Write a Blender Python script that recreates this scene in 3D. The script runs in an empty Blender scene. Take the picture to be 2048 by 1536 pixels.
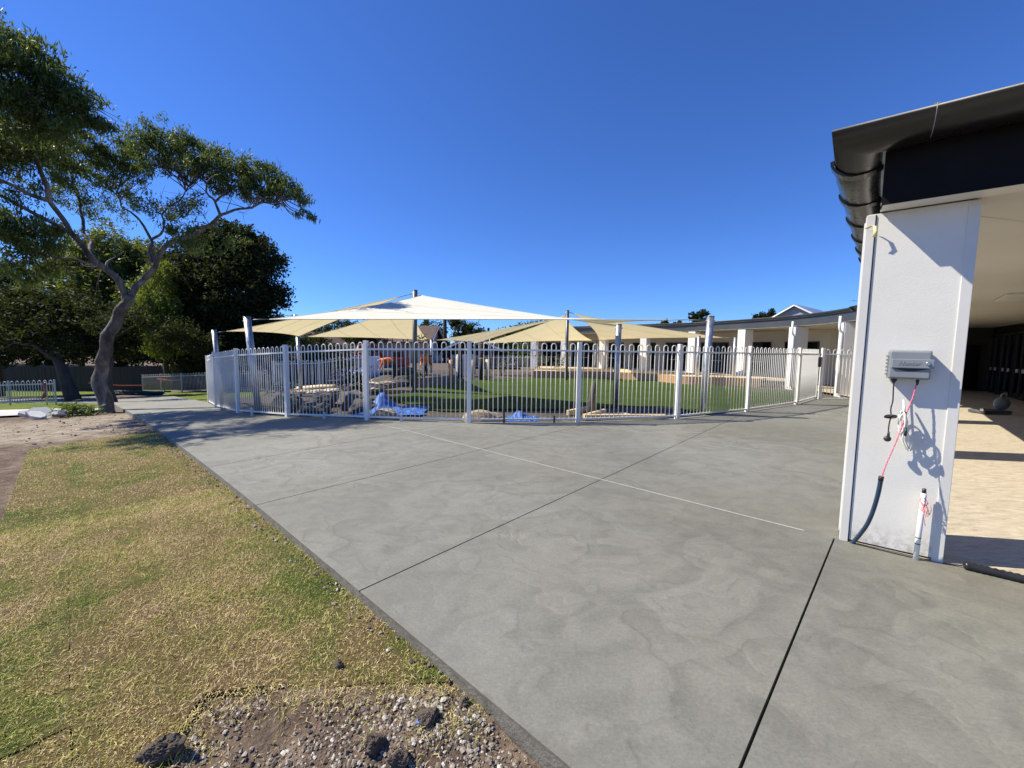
import bpy, bmesh, math, random
import numpy as np
from mathutils import Vector, Matrix, noise

random.seed(7); rng = np.random.default_rng(7)
R = math.radians
scene = bpy.context.scene
col = scene.collection

# ------------------------------------------------------------------ camera, sky, sun, exposure
PITCH = math.atan(68 / 800.0); ROLL = R(0.75); CAMZ = 1.55
cd = bpy.data.cameras.new('camera'); cam = bpy.data.objects.new('camera', cd); col.objects.link(cam)
cd.sensor_width = 36.0; cd.lens = 36.0 * 800 / 2048; cd.clip_end = 2000; cd.clip_start = 0.05
fw = Vector((0, math.cos(PITCH), -math.sin(PITCH))); rt = Vector((1, 0, 0)); up = rt.cross(fw)
rt2 = rt * math.cos(ROLL) + up * math.sin(ROLL); up2 = -rt * math.sin(ROLL) + up * math.cos(ROLL)
cam.matrix_world = Matrix(((rt2.x, up2.x, -fw.x, 0), (rt2.y, up2.y, -fw.y, 0), (rt2.z, up2.z, -fw.z, CAMZ), (0, 0, 0, 1)))
scene.camera = cam

SUN_EL, SUN_AZ = R(47), R(-8)            # light travels towards +X, a little towards the camera
Ldir = Vector((math.cos(SUN_EL) * math.cos(SUN_AZ), math.cos(SUN_EL) * math.sin(SUN_AZ), -math.sin(SUN_EL)))
sd = bpy.data.lights.new('sun', 'SUN'); sun = bpy.data.objects.new('sun', sd); col.objects.link(sun)
sd.energy = 5.0; sd.angle = R(0.53); sd.color = (1.0, 0.935, 0.79)
sun.rotation_euler = Ldir.to_track_quat('-Z', 'Y').to_euler(); sun.location = (-30, 10, 40)
w = bpy.data.worlds.new('World'); scene.world = w; w.use_nodes = True
wn = w.node_tree; wn.nodes.clear()
sky = wn.nodes.new('ShaderNodeTexSky'); sky.sky_type = 'NISHITA'; sky.sun_disc = False
sky.sun_elevation = SUN_EL; sky.sun_rotation = math.atan2(-Ldir.x, -Ldir.y)
sky.altitude = 900; sky.air_density = 1.0; sky.dust_density = 0.0; sky.ozone_density = 3.0
wb = wn.nodes.new('ShaderNodeMix'); wb.data_type = 'RGBA'; wb.blend_type = 'MULTIPLY'; wb.inputs[0].default_value = 1.0
wb.inputs[7].default_value = (0.58, 0.97, 1.72, 1)      # the camera's vivid rendering of a clear sky
bg = wn.nodes.new('ShaderNodeBackground'); bg.inputs[1].default_value = 0.068
wo = wn.nodes.new('ShaderNodeOutputWorld')
wn.links.new(sky.outputs[0], wb.inputs[6]); wn.links.new(wb.outputs[2], bg.inputs[0]); wn.links.new(bg.outputs[0], wo.inputs[0])
vs = scene.view_settings
vs.view_transform = 'Standard'; vs.look = 'None'; vs.exposure = 0.55; vs.gamma = 1.0; vs.use_curve_mapping = False

# ------------------------------------------------------------------ helpers: materials
MAT = {}
class NT:
    def __init__(s, name):
        s.m = bpy.data.materials.new(name); s.m.use_nodes = True; s.t = s.m.node_tree; s.t.nodes.clear()
        s.out = s.n('ShaderNodeOutputMaterial'); MAT[name] = s.m
    def n(s, typ, props=None, **inp):
        nd = s.t.nodes.new(typ)
        for k, v in (props or {}).items(): setattr(nd, k, v)
        for k, v in inp.items():
            key = k.replace('_', ' ')
            sock = nd.inputs[key] if key in nd.inputs else nd.inputs[int(k[1:])]
            s.set(sock, v)
        return nd
    def set(s, sock, v):
        if isinstance(v, bpy.types.NodeSocket): s.t.links.new(v, sock)
        elif isinstance(v, bpy.types.Node): s.t.links.new(v.outputs[0], sock)
        else:
            if hasattr(sock.default_value, '__len__') and len(sock.default_value) == 4 and len(v) == 3: v = (*v, 1)
            sock.default_value = v
    def pos(s): return s.n('ShaderNodeNewGeometry').outputs['Position']
    def obj(s): return s.n('ShaderNodeTexCoord').outputs['Object']
    def noise(s, vec, scale, detail=5, rough=.55, dist=0):
        return s.n('ShaderNodeTexNoise', Vector=vec, Scale=scale, Detail=detail, Roughness=rough, Distortion=dist)
    def ramp(s, fac, stops, interp='LINEAR'):
        nd = s.n('ShaderNodeValToRGB', Fac=fac); cr = nd.color_ramp; cr.interpolation = interp
        while len(cr.elements) > 1: cr.elements.remove(cr.elements[-1])
        for i, (p, c) in enumerate(stops):
            if isinstance(c, (int, float)): c = (c, c, c)
            e = cr.elements[0] if i == 0 else cr.elements.new(p)
            e.position = p; e.color = (*c, 1)
        return nd.outputs[0]
    def mix(s, fac, a, b, mode='MIX'):
        nd = s.n('ShaderNodeMix', {'data_type': 'RGBA', 'blend_type': mode})
        s.set(nd.inputs[0], fac); s.set(nd.inputs[6], a); s.set(nd.inputs[7], b)
        return nd.outputs[2]
    def math(s, op, a, b=0.0, clamp=False):
        nd = s.n('ShaderNodeMath', {'operation': op, 'use_clamp': clamp}); s.set(nd.inputs[0], a); s.set(nd.inputs[1], b)
        return nd.outputs[0]
    def maprange(s, v, a, b, c=0.0, d=1.0):
        nd = s.n('ShaderNodeMapRange'); s.set(nd.inputs[0], v)
        for i, x in enumerate((a, b, c, d)): nd.inputs[i + 1].default_value = x
        return nd.outputs[0]
    def mapping(s, vec, scale=(1, 1, 1), rot=(0, 0, 0)):
        nd = s.n('ShaderNodeMapping', Vector=vec); nd.inputs['Scale'].default_value = scale; nd.inputs['Rotation'].default_value = rot
        return nd.outputs[0]
    def bump(s, h, strength=.3, dist=.01, normal=None):
        nd = s.n('ShaderNodeBump', Height=h, Strength=strength, Distance=dist)
        if normal is not None: s.set(nd.inputs['Normal'], normal)
        return nd.outputs[0]
    def principled(s, color, rough=.6, metal=0.0, spec=.5, normal=None, **kw):
        nd = s.n('ShaderNodeBsdfPrincipled')
        s.set(nd.inputs['Base Color'], color); s.set(nd.inputs['Roughness'], rough); s.set(nd.inputs['Metallic'], metal)
        s.set(nd.inputs['Specular IOR Level'], spec)
        if normal is not None: s.set(nd.inputs['Normal'], normal)
        s.t.links.new(nd.outputs[0], s.out.inputs[0])
        return nd

def pm(name, c1, c2, scale=3.0, rough=.6, rvar=.12, bump=.15, bscale=80, bdist=.004, metal=0.0, spec=.5, world=False, stretch=(1, 1, 1)):
    s = NT(name); v = s.pos() if world else s.obj()
    v = s.mapping(v, stretch)
    nz = s.noise(v, scale, 6, .6)
    c = s.ramp(nz.outputs[0], [(.3, c1), (.7, c2)])
    r = s.maprange(nz.outputs[0], .25, .75, rough - rvar, rough + rvar)
    b = s.bump(s.noise(v, bscale, 3, .6).outputs[0], bump, bdist)
    s.principled(c, r, metal, spec, b)
    return s.m

# simple procedural finishes
pm('fence_paint', (.79, .77, .71), (.85, .83, .77), 2, .38, .08, .05, 60)
pm('fence_shaded', (.34, .35, .35), (.42, .43, .43), 2, .45, .08, .05, 60)  # white fence paint darkened to carry tree shade on the far fences
pm('galvanised', (.33, .35, .37), (.50, .52, .53), 9, .42, .12, .08, 40, metal=.75)
pm('dark_steel', (.10, .105, .11), (.17, .175, .18), 6, .45, .1, .08, 40, metal=.5)
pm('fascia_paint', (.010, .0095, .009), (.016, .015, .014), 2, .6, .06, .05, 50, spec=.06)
pm('gutter_metal', (.040, .038, .035), (.055, .052, .048), 3, .28, .05, .04, 30, metal=.8)
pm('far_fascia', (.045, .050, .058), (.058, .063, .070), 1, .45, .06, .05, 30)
pm('roof_metal', (.30, .34, .38), (.38, .41, .45), .8, .35, .06, .05, 20, metal=.4)
pm('soffit', (.56, .535, .47), (.63, .605, .535), .6, .7, .05, .05, 60, world=True)
pm('bead_white', (.60, .58, .53), (.66, .64, .59), 3, .45, .05, .05, 90)
pm('white_paint', (.78, .765, .73), (.83, .815, .78), 2, .5, .08, .06, 80)
pm('shade_wall', (.50, .49, .46), (.58, .57, .53), 1, .75, .05, .1, 60, world=True)
pm('window_frame', (.015, .015, .016), (.03, .03, .03), 4, .4, .1, .05, 50)
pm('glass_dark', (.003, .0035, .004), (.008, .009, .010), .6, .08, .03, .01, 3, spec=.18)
pm('plastic_grey', (.20, .215, .225), (.24, .255, .265), 5, .42, .05, .12, 400, .0006)
pm('plastic_black', (.012, .012, .013), (.025, .025, .026), 10, .4, .1, .1, 200, .001)
pm('cable_white', (.70, .69, .64), (.80, .79, .74), 20, .45)
pm('cable_pink', (.62, .09, .16), (.75, .16, .22), 60, .45)
pm('conduit_blue', (.012, .035, .075), (.03, .06, .11), 12, .32, .08, .05, 80)
pm('pvc_white', (.70, .70, .67), (.80, .80, .77), 6, .35, .08, .05, 60)
pm('tape_yellow', (.75, .66, .22), (.85, .78, .35), 15, .5)
pm('ribbon_pink', (.85, .22, .24), (.92, .38, .36), 20, .6)
pm('chrome', (.6, .6, .6), (.7, .7, .7), 5, .18, .05, .02, 50, metal=1.0)
pm('timber_new', (.42, .23, .10), (.62, .38, .18), 3, .65, .08, .2, 40, stretch=(1, 1, .12))
pm('timber_pale', (.60, .44, .25), (.74, .58, .36), 3, .7, .08, .2, 40, stretch=(1, 1, .15))
pm('timber_dark', (.025, .019, .015), (.05, .038, .03), 4, .8, .08, .3, 40, stretch=(1, 1, .15))
pm('tarp_blue', (.02, .085, .34), (.045, .16, .50), 4, .62, .1, .15, 30, .01)
pm('tarp_white', (.6, .65, .7), (.75, .8, .85), 4, .4, .1, .15, 30, .01)
pm('sandstone', (.27, .20, .13), (.45, .36, .25), 5, .85, .05, .6, 30, .01)
pm('sandstone_pale', (.40, .345, .26), (.54, .48, .375), 4, .85, .05, .6, 30, .01)
pm('boulder_shaded', (.055, .046, .038), (.15, .125, .10), 5, .9, .05, .8, 25, .015)  # stone darkened for the tree and sail shade over the rock bed
pm('clod_soil', (.075, .055, .04), (.23, .18, .135), 22, .95, .03, .8, 120, .006)
pm('rubble_concrete', (.50, .50, .48), (.66, .66, .63), 5, .85, .05, .4, 40, .01)
pm('bark_dark', (.030, .024, .019), (.075, .062, .05), 6, .9, .05, .8, 30, .02, stretch=(1, 1, .3))
pm('red_paint', (.14, .010, .010), (.20, .016, .015), 4, .4, .08, .05, 40)
pm('rubber_black', (.012, .012, .012), (.03, .03, .03), 8, .7, .1, .3, 60)
pm('van_white', (.74, .75, .76), (.80, .81, .82), 2, .25, .06, .02, 30)
pm('glass_blue', (.05, .10, .14), (.10, .17, .22), 2, .08, .04, .02, 20)
pm('hi_vis_orange', (.60, .13, .015), (.70, .19, .025), 8, .7)
pm('navy_cloth', (.010, .012, .02), (.02, .023, .035), 8, .85)
pm('skin', (.45, .26, .18), (.52, .31, .22), 8, .55)
pm('brick_pale', (.50, .42, .34), (.60, .52, .43), 3, .85)
pm('tile_brown', (.14, .09, .065), (.24, .16, .12), 40, .8, .05, .6, 60, .02)
pm('weatherboard', (.66, .67, .66), (.74, .74, .73), 1, .55)
pm('grey_cladding', (.26, .28, .30), (.33, .35, .37), 1, .6)
pm('bag_white', (.62, .64, .66), (.76, .77, .78), 3, .7, .1, .6, 12, .03)
pm('orange_mesh', (.75, .12, .04), (.85, .2, .08), 10, .6)
pm('yellow_paint', (.6, .38, .03), (.7, .46, .05), 5, .5)
pm('rubber_paving', (.022, .024, .028), (.040, .042, .047), 30, .85, .05, .5, 150, .004, world=True)
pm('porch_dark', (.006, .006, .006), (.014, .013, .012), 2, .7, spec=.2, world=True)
pm('porch_end', (.03, .028, .021), (.05, .046, .036), 1, .8, world=True)  # pale end wall, near-black here in place of deep verandah shade
pm('cream_wall', (.60, .58, .52), (.68, .66, .60), 1, .75, .05, .1, 60, world=True)

# rendered (textured) wall of the near pillar
s = NT('render_white'); v = s.obj()
n1 = s.noise(v, 230, 3, .6); n2 = s.noise(v, 3, 4, .6); n3 = s.noise(v, 110, 3, .5)
c = s.ramp(n2.outputs[0], [(.3, (.67, .645, .58)), (.7, (.72, .695, .63))])
zc = s.n('ShaderNodeSeparateXYZ', Vector=s.pos()).outputs[2]
spl = s.math('MULTIPLY', s.maprange(zc, .22, .0, 0, 1), s.ramp(s.noise(v, 22, 5, .7).outputs[0], [(.42, 0.0), (.62, .75)]))
c = s.mix(spl, c, (.30, .27, .22))
h = s.math('ADD', s.math('MULTIPLY', n1.outputs[0], .6), s.math('MULTIPLY', n3.outputs[0], .7))
s.principled(c, .8, normal=s.bump(h, .34, .005))

# new concrete: overlapping hand-trowel sweeps, hazy pale and damp clouds, fine sand and pin holes
def concrete(name, dark, light, warm):
    s = NT(name); v = s.pos()
    def sweep_layer(scale, freq, warp, seed):
        """contours of a strongly warped noise, shaded like a saw tooth: open, overlapping arcs"""
        vs_ = s.n('ShaderNodeVectorMath', {'operation': 'ADD'}, i0=v, i1=(seed, seed * 2, 0)).outputs[0]
        w1 = s.noise(vs_, scale * .8, 2, .4)
        dv = s.n('ShaderNodeVectorMath', {'operation': 'SCALE'}, i0=w1.outputs['Color'], Scale=warp).outputs[0]
        vv = s.n('ShaderNodeVectorMath', {'operation': 'ADD'}, i0=vs_, i1=dv).outputs[0]
        f = s.noise(s.mapping(vv, (.8, 1.25, 1), (0, 0, .5)), scale, 2.2, .45)
        saw = s.math('FRACT', s.math('MULTIPLY', f.outputs[0], freq))
        return s.ramp(saw, [(.0, 0.0), (.72, 1.0), (.86, .85), (1.0, 0.0)], 'EASE'), f
    A, da = sweep_layer(.95, 7.0, .75, 3.0)
    B, db = sweep_layer(2.4, 6.0, .45, 11.0)
    cloud = s.noise(v, .5, 5, .55, .5); mid = s.noise(v, 7, 6, .62, .8); fine = s.noise(v, 210, 4, .7); grain = s.noise(s.mapping(v, (30, 90, 1), (0, 0, .5)), 1.0, 4, .7)
    msk = s.ramp(s.noise(v, .42, 3, .5).outputs[0], [(.38, .25), (.62, 1.0)])
    sw = s.math('MULTIPLY', s.math('ADD', s.math('MULTIPLY', A, .62), s.math('MULTIPLY', B, .38)), msk)
    t = s.math('ADD', s.math('MULTIPLY', sw, .25), s.math('MULTIPLY', cloud.outputs[0], .50))
    t = s.math('ADD', s.math('ADD', t, s.math('MULTIPLY', mid.outputs[0], .30)), .06)
    c = s.ramp(t, [(.34, dark), (.56, tuple((a * .5 + b * .5) for a, b in zip(dark, light))), (.84, light)])
    wv = s.ramp(s.noise(v, .28, 2, .5).outputs[0], [(.40, 0.0), (.62, 1.0)])
    c = s.mix(s.math('MULTIPLY', wv, .6), c, s.mix(1.0, c, warm, 'MULTIPLY'))
    c = s.mix(.30, c, s.ramp(fine.outputs[0], [(.3, .30), (.7, 1.15)]), 'MULTIPLY')
    agg = s.noise(v, 55, 6, .8)
    c = s.mix(.42, c, s.ramp(agg.outputs[0], [(.32, .35), (.68, 1.2)]), 'MULTIPLY')
    c = s.mix(.20, c, s.ramp(grain.outputs[0], [(.3, .4), (.7, 1.1)]), 'MULTIPLY')
    pin = s.ramp(s.n('ShaderNodeTexVoronoi', Vector=v, Scale=17.0).outputs['Distance'], [(.030, .30), (.05, 1.0)])
    c = s.mix(s.ramp(s.noise(v, 3, 2).outputs[0], [(.5, 0.0), (.62, .8)]), c, s.mix(1.0, c, pin, 'MULTIPLY'))
    r = s.maprange(t, .4, .85, .74, .60)
    h = s.math('ADD', s.math('MULTIPLY', sw, .75), s.math('MULTIPLY', grain.outputs[0], .12))
    h = s.math('ADD', h, s.math('MULTIPLY', agg.outputs[0], .14))
    h = s.math('ADD', h, s.math('MULTIPLY', fine.outputs[0], .05)); h = s.math('ADD', h, s.math('MULTIPLY', mid.outputs[0], .16))
    s.principled(c, r, spec=1.0, normal=s.bump(h, .55, .018))
    return s.m
concrete('concrete_new', (.145, .141, .110), (.310, .303, .249), (1.0, .96, .86))
pm('concrete_side', (.11, .10, .08), (.20, .185, .155), 14, .8, .05, .7, 60, .008, world=True)
pm('concrete_old', (.42, .41, .39), (.55, .54, .52), 2, .8, .06, .3, 60, world=True)
pm('saw_dust_line', (.42, .41, .38), (.62, .61, .58), 30, .85, world=True)
pm('joint_dark', (.015, .015, .015), (.03, .03, .03), 30, .9, world=True)
pm('asphalt', (.13, .13, .135), (.19, .19, .195), 2, .85, .05, .4, 120, world=True)

# porch slab: raw floated screed, buff with dark drag marks
s = NT('screed_buff'); v = s.pos()
st = s.mapping(v, (2.4, 7, 1), (0, 0, R(-4)))
n1 = s.noise(st, 2.6, 8, .72, .7); n2 = s.noise(v, .5, 3, .5)
c = s.ramp(n1.outputs[0], [(.28, (.21, .175, .125)), (.40, (.41, .345, .25)), (.62, (.55, .475, .355))])
c = s.mix(.3, c, s.ramp(n2.outputs[0], [(.3, .7), (.7, 1.0)]), 'MULTIPLY')
s.principled(c, .85, normal=s.bump(n1.outputs[0], .5, .012))

# ground: brown dug soil, pale road base near the tree, stones
s = NT('soil'); v = s.pos()
big = s.noise(v, .45, 5, .6, .5); med = s.noise(v, 4.5, 6, .65); fin = s.noise(v, 42, 5, .7)
vor = s.n('ShaderNodeTexVoronoi', Vector=v, Scale=38.0)
sep = s.n('ShaderNodeSeparateXYZ', Vector=v)
# pale crushed rock spread out around the root of the gum tree and along the new path
px = s.math('ADD', sep.outputs[0], 10.6); py = s.math('SUBTRACT', sep.outputs[1], 9.9)
dd = s.math('SQRT', s.math('ADD', s.math('POWER', px, 2.0), s.math('POWER', py, 2.0)))
pale = s.math('SUBTRACT', 1.0, s.math('DIVIDE', dd, 5.0), True)
pale = s.math('ADD', pale, s.math('MULTIPLY', s.math('SUBTRACT', big.outputs[0], .5), 1.3), True)
brown = s.ramp(med.outputs[0], [(.30, (.075, .052, .038)), (.52, (.175, .125, .09)), (.75, (.30, .23, .17))])
buff = s.ramp(med.outputs[0], [(.30, (.15, .115, .08)), (.5, (.33, .27, .20)), (.75, (.50, .43, .34))])
c = s.mix(s.ramp(pale, [(.22, 0.0), (.6, 1.0)]), brown, buff)
c = s.mix(.6, c, s.ramp(fin.outputs[0], [(.3, .42), (.7, 1.15)]), 'MULTIPLY')
st = s.ramp(vor.outputs['Distance'], [(.16, 1.0), (.24, 0.0)])
stm = s.math('MULTIPLY', st, s.ramp(s.noise(v, 9, 2).outputs[0], [(.52, 0.0), (.6, .8)]))
c = s.mix(stm, c, (.44, .40, .34))
h = s.math('ADD', s.math('MULTIPLY', med.outputs[0], 1.0), s.math('MULTIPLY', fin.outputs[0], .35))
s.principled(c, .95, spec=.2, normal=s.bump(h, .9, .05))

# turf underlay (thatch and soil) and live/dry sward colour, chosen by place so that blades agree with it
def sward(s, v):
    a = s.noise(v, .95, 4, .6, .6); b = s.noise(v, 4.2, 4, .6)
    t = s.math('ADD', s.math('MULTIPLY', a.outputs[0], .70), s.math('MULTIPLY', b.outputs[0], .42)); t = s.math('SUBTRACT', t, .06)
    # greener growth along one seam and on one fresher roll; coordinates across (r) and along (q) the turf rolls
    def dot(n, o):
        d = s.n('ShaderNodeVectorMath', {'operation': 'DOT_PRODUCT'}, i0=v, i1=(*n, 0)); return s.math('SUBTRACT', d.outputs['Value'], o)
    r = dot((.667, .745), 1.1775); q = dot((-.745, .667), 2.3427)
    wob = s.math('MULTIPLY', s.math('SUBTRACT', b.outputs[0], .5), .16)
    seam = s.math('SUBTRACT', 1.0, s.math('DIVIDE', s.math('ABSOLUTE', s.math('ADD', s.math('ADD', r, 1.16), wob)), .09), True)
    rx = s.math('SUBTRACT', 1.0, s.math('DIVIDE', s.math('ABSOLUTE', s.math('ADD', s.math('ADD', r, .24), wob)), .30), True)
    qx = s.math('SUBTRACT', 1.0, s.math('DIVIDE', s.math('ABSOLUTE', s.math('SUBTRACT', s.math('ADD', q, wob), .36)), .42), True)
    fresh = s.math('MINIMUM', s.math('MULTIPLY', s.math('MULTIPLY', rx, qx), 3.0), 1.0)
    t = s.math('ADD', t, s.math('ADD', s.math('MULTIPLY', seam, .055), s.math('MULTIPLY', fresh, .09)))
    return t
s = NT('turf_thatch'); v = s.pos(); t = sward(s, v)
oi = s.n('ShaderNodeObjectInfo').outputs['Random']
t = s.math('ADD', t, s.math('MULTIPLY', s.math('SUBTRACT', oi, .5), .10))
c = s.ramp(t, [(.40, (.25, .17, .08)), (.48, (.23, .175, .07)), (.55, (.185, .17, .055)), (.64, (.115, .14, .035))])
f = s.noise(v, 95, 5, .75)
c = s.mix(.75, c, s.ramp(f.outputs[0], [(.32, .18), (.62, 1.2)]), 'MULTIPLY')
s.principled(c, .95, spec=.15, normal=s.bump(f.outputs[0], 1.0, .03))
s = NT('grass_blade'); g = s.n('ShaderNodeNewGeometry'); v = g.outputs['Position']; t = sward(s, v)
t = s.math('ADD', t, s.math('MULTIPLY', s.math('SUBTRACT', g.outputs['Random Per Island'], .5), .34))
c = s.ramp(t, [(.32, (.95, .78, .47)), (.44, (.86, .67, .32)), (.525, (.70, .61, .21)), (.61, (.48, .51, .12)), (.74, (.22, .31, .055))])
d = s.principled(c, .75, spec=.25)
tr = s.n('ShaderNodeBsdfTranslucent', Color=c); mx = s.n('ShaderNodeMixShader', Fac=.28)
s.t.links.new(d.outputs[0], mx.inputs[1]); s.t.links.new(tr.outputs[0], mx.inputs[2]); s.t.links.new(mx.outputs[0], s.out.inputs[0])

# watered verge grass and artificial playground lawn
def grassy(name, c1, c2, c3, sc=1.2, bs=120):
    s = NT(name); v = s.pos(); a = s.noise(v, sc, 5, .6); f = s.noise(v, bs, 4, .75)
    c = s.ramp(a.outputs[0], [(.3, c1), (.5, c2), (.7, c3)])
    c = s.mix(.6, c, s.ramp(f.outputs[0], [(.3, .35), (.65, 1.15)]), 'MULTIPLY')
    s.principled(c, .95, spec=.1, normal=s.bump(f.outputs[0], .8, .03))
grassy('verge_grass', (.10, .15, .025), (.17, .22, .04), (.24, .26, .07))
grassy('lawn_green', (.055, .090, .012), (.066, .106, .016), (.082, .122, .022), .7, 160)

# leaves
def leafmat(name, stops, transl=.35, rough=.5, spec=.4):
    s = NT(name); g = s.n('ShaderNodeNewGeometry')
    a = s.noise(s.obj(), .7, 3, .6)
    t = s.math('ADD', s.math('MULTIPLY', a.outputs[0], .6), s.math('MULTIPLY', g.outputs['Random Per Island'], .4))
    c = s.ramp(t, stops)
    d = s.principled(c, rough, spec=spec)
    tr = s.n('ShaderNodeBsdfTranslucent', Color=s.mix(.5, c, (.25, .32, .03), 'ADD')); mx = s.n('ShaderNodeMixShader', Fac=transl)
    s.t.links.new(d.outputs[0], mx.inputs[1]); s.t.links.new(tr.outputs[0], mx.inputs[2]); s.t.links.new(mx.outputs[0], s.out.inputs[0])
leafmat('leaf_gum', [(.3, (.032, .055, .016)), (.55, (.062, .092, .026)), (.75, (.12, .145, .045))], .30, .55, .25)
leafmat('leaf_dark', [(.3, (.012, .018, .007)), (.6, (.025, .034, .012)), (.8, (.05, .06, .02))], .12, .7, .12)
leafmat('leaf_bright', [(.3, (.07, .10, .012)), (.6, (.13, .16, .02)), (.8, (.20, .225, .03))], .42, .5, .4)
leafmat('leaf_olive', [(.3, (.05, .065, .012)), (.6, (.095, .11, .022)), (.8, (.15, .15, .03))], .38, .5, .4)
leafmat('leaf_grey', [(.3, (.09, .11, .09)), (.6, (.16, .18, .14)), (.8, (.34, .36, .30))], .2, .5, .4)

# gum bark: smooth grey with peeling brown patches
s = NT('bark_gum'); v = s.mapping(s.obj(), (1, 1, .35))
a = s.noise(v, 3.2, 6, .65, .8); b = s.noise(v, 18, 4, .6)
c = s.ramp(a.outputs[0], [(.33, (.03, .022, .017)), (.45, (.08, .063, .051)), (.55, (.15, .128, .11)), (.7, (.30, .265, .23))])
c = s.mix(.4, c, s.ramp(b.outputs[0], [(.3, .5), (.7, 1.1)]), 'MULTIPLY')
s.principled(c, .8, normal=s.bump(s.math('ADD', a.outputs[0], s.math('MULTIPLY', b.outputs[0], .4)), .8, .03))

# knitted shade cloth: lets some light through
s = NT('shade_cloth'); v = s.pos(); f = s.noise(v, 260, 2, .6); a = s.noise(v, .8, 3, .5)
c = s.ramp(a.outputs[0], [(.3, (.84, .79, .62)), (.7, (.90, .85, .68))])
c = s.mix(.12, c, s.ramp(f.outputs[0], [(.3, .6), (.7, 1.0)]), 'MULTIPLY')
d = s.n('ShaderNodeBsdfDiffuse', Color=c); tr = s.n('ShaderNodeBsdfTranslucent', Color=s.mix(1, c, (1.0, .92, .70), 'MULTIPLY'))
mx = s.n('ShaderNodeMixShader', Fac=.40)
s.t.links.new(d.outputs[0], mx.inputs[1]); s.t.links.new(tr.outputs[0], mx.inputs[2]); s.t.links.new(mx.outputs[0], s.out.inputs[0])

s = NT('shade_cloth_white'); v = s.pos(); f = s.noise(v, 260, 2, .6); a = s.noise(v, .8, 3, .5)
c = s.ramp(a.outputs[0], [(.3, (.76, .735, .63)), (.7, (.82, .795, .69))])
d = s.n('ShaderNodeBsdfDiffuse', Color=c); tr = s.n('ShaderNodeBsdfTranslucent', Color=s.mix(1, c, (.98, .90, .66), 'MULTIPLY')); mx = s.n('ShaderNodeMixShader', Fac=.22)
s.t.links.new(d.outputs[0], mx.inputs[1]); s.t.links.new(tr.outputs[0], mx.inputs[2]); s.t.links.new(mx.outputs[0], s.out.inputs[0])
# roof tiles (far away): courses as relief
s = NT('roof_tile'); v = s.pos()
br = s.n('ShaderNodeTexBrick', Vector=s.mapping(v, (3.0, 3.0, 3.0)), Scale=1.0, Mortar_Size=.06, Color1=(.22, .14, .10), Color2=(.15, .10, .075), Mortar=(.05, .035, .03))
s.principled(br.outputs[0], .85, normal=s.bump(br.outputs[1], .5, .03))

# ------------------------------------------------------------------ helpers: meshes and objects
ORG = {}
def tag(o, label=None, cat=None, group=None, kind=None):
    if label: o['label'] = label
    if cat: o['category'] = cat
    if group: o['group'] = group
    if kind: o['kind'] = kind
    return o
def thing(name, loc, label, cat, group=None):
    o = bpy.data.objects.new(name, None); col.objects.link(o); o.location = loc; o.empty_display_size = .2
    ORG[o.name] = Vector(loc); return tag(o, label, cat, group)
def org(p): return ORG.get(p.name, Vector((0, 0, 0))) if p else Vector((0, 0, 0))
def link(name, me, mat, parent=None, at=None, rot=None, scale=None):
    """me is in world coordinates unless at is given (then it is placed at that world point)"""
    o = bpy.data.objects.new(name, me); col.objects.link(o)
    if mat and not me.materials: me.materials.append(MAT[mat])
    base = org(parent)
    if parent: o.parent = parent
    o.location = (Vector(at) - base) if at is not None else -base
    # parent chain: parts sit at the thing's origin, so their own origin equals the world origin
    ORG[o.name] = Vector(at) if at is not None else Vector((0, 0, 0))
    if rot is not None: o.rotation_euler = rot
    if scale is not None: o.scale = scale
    return o
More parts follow.
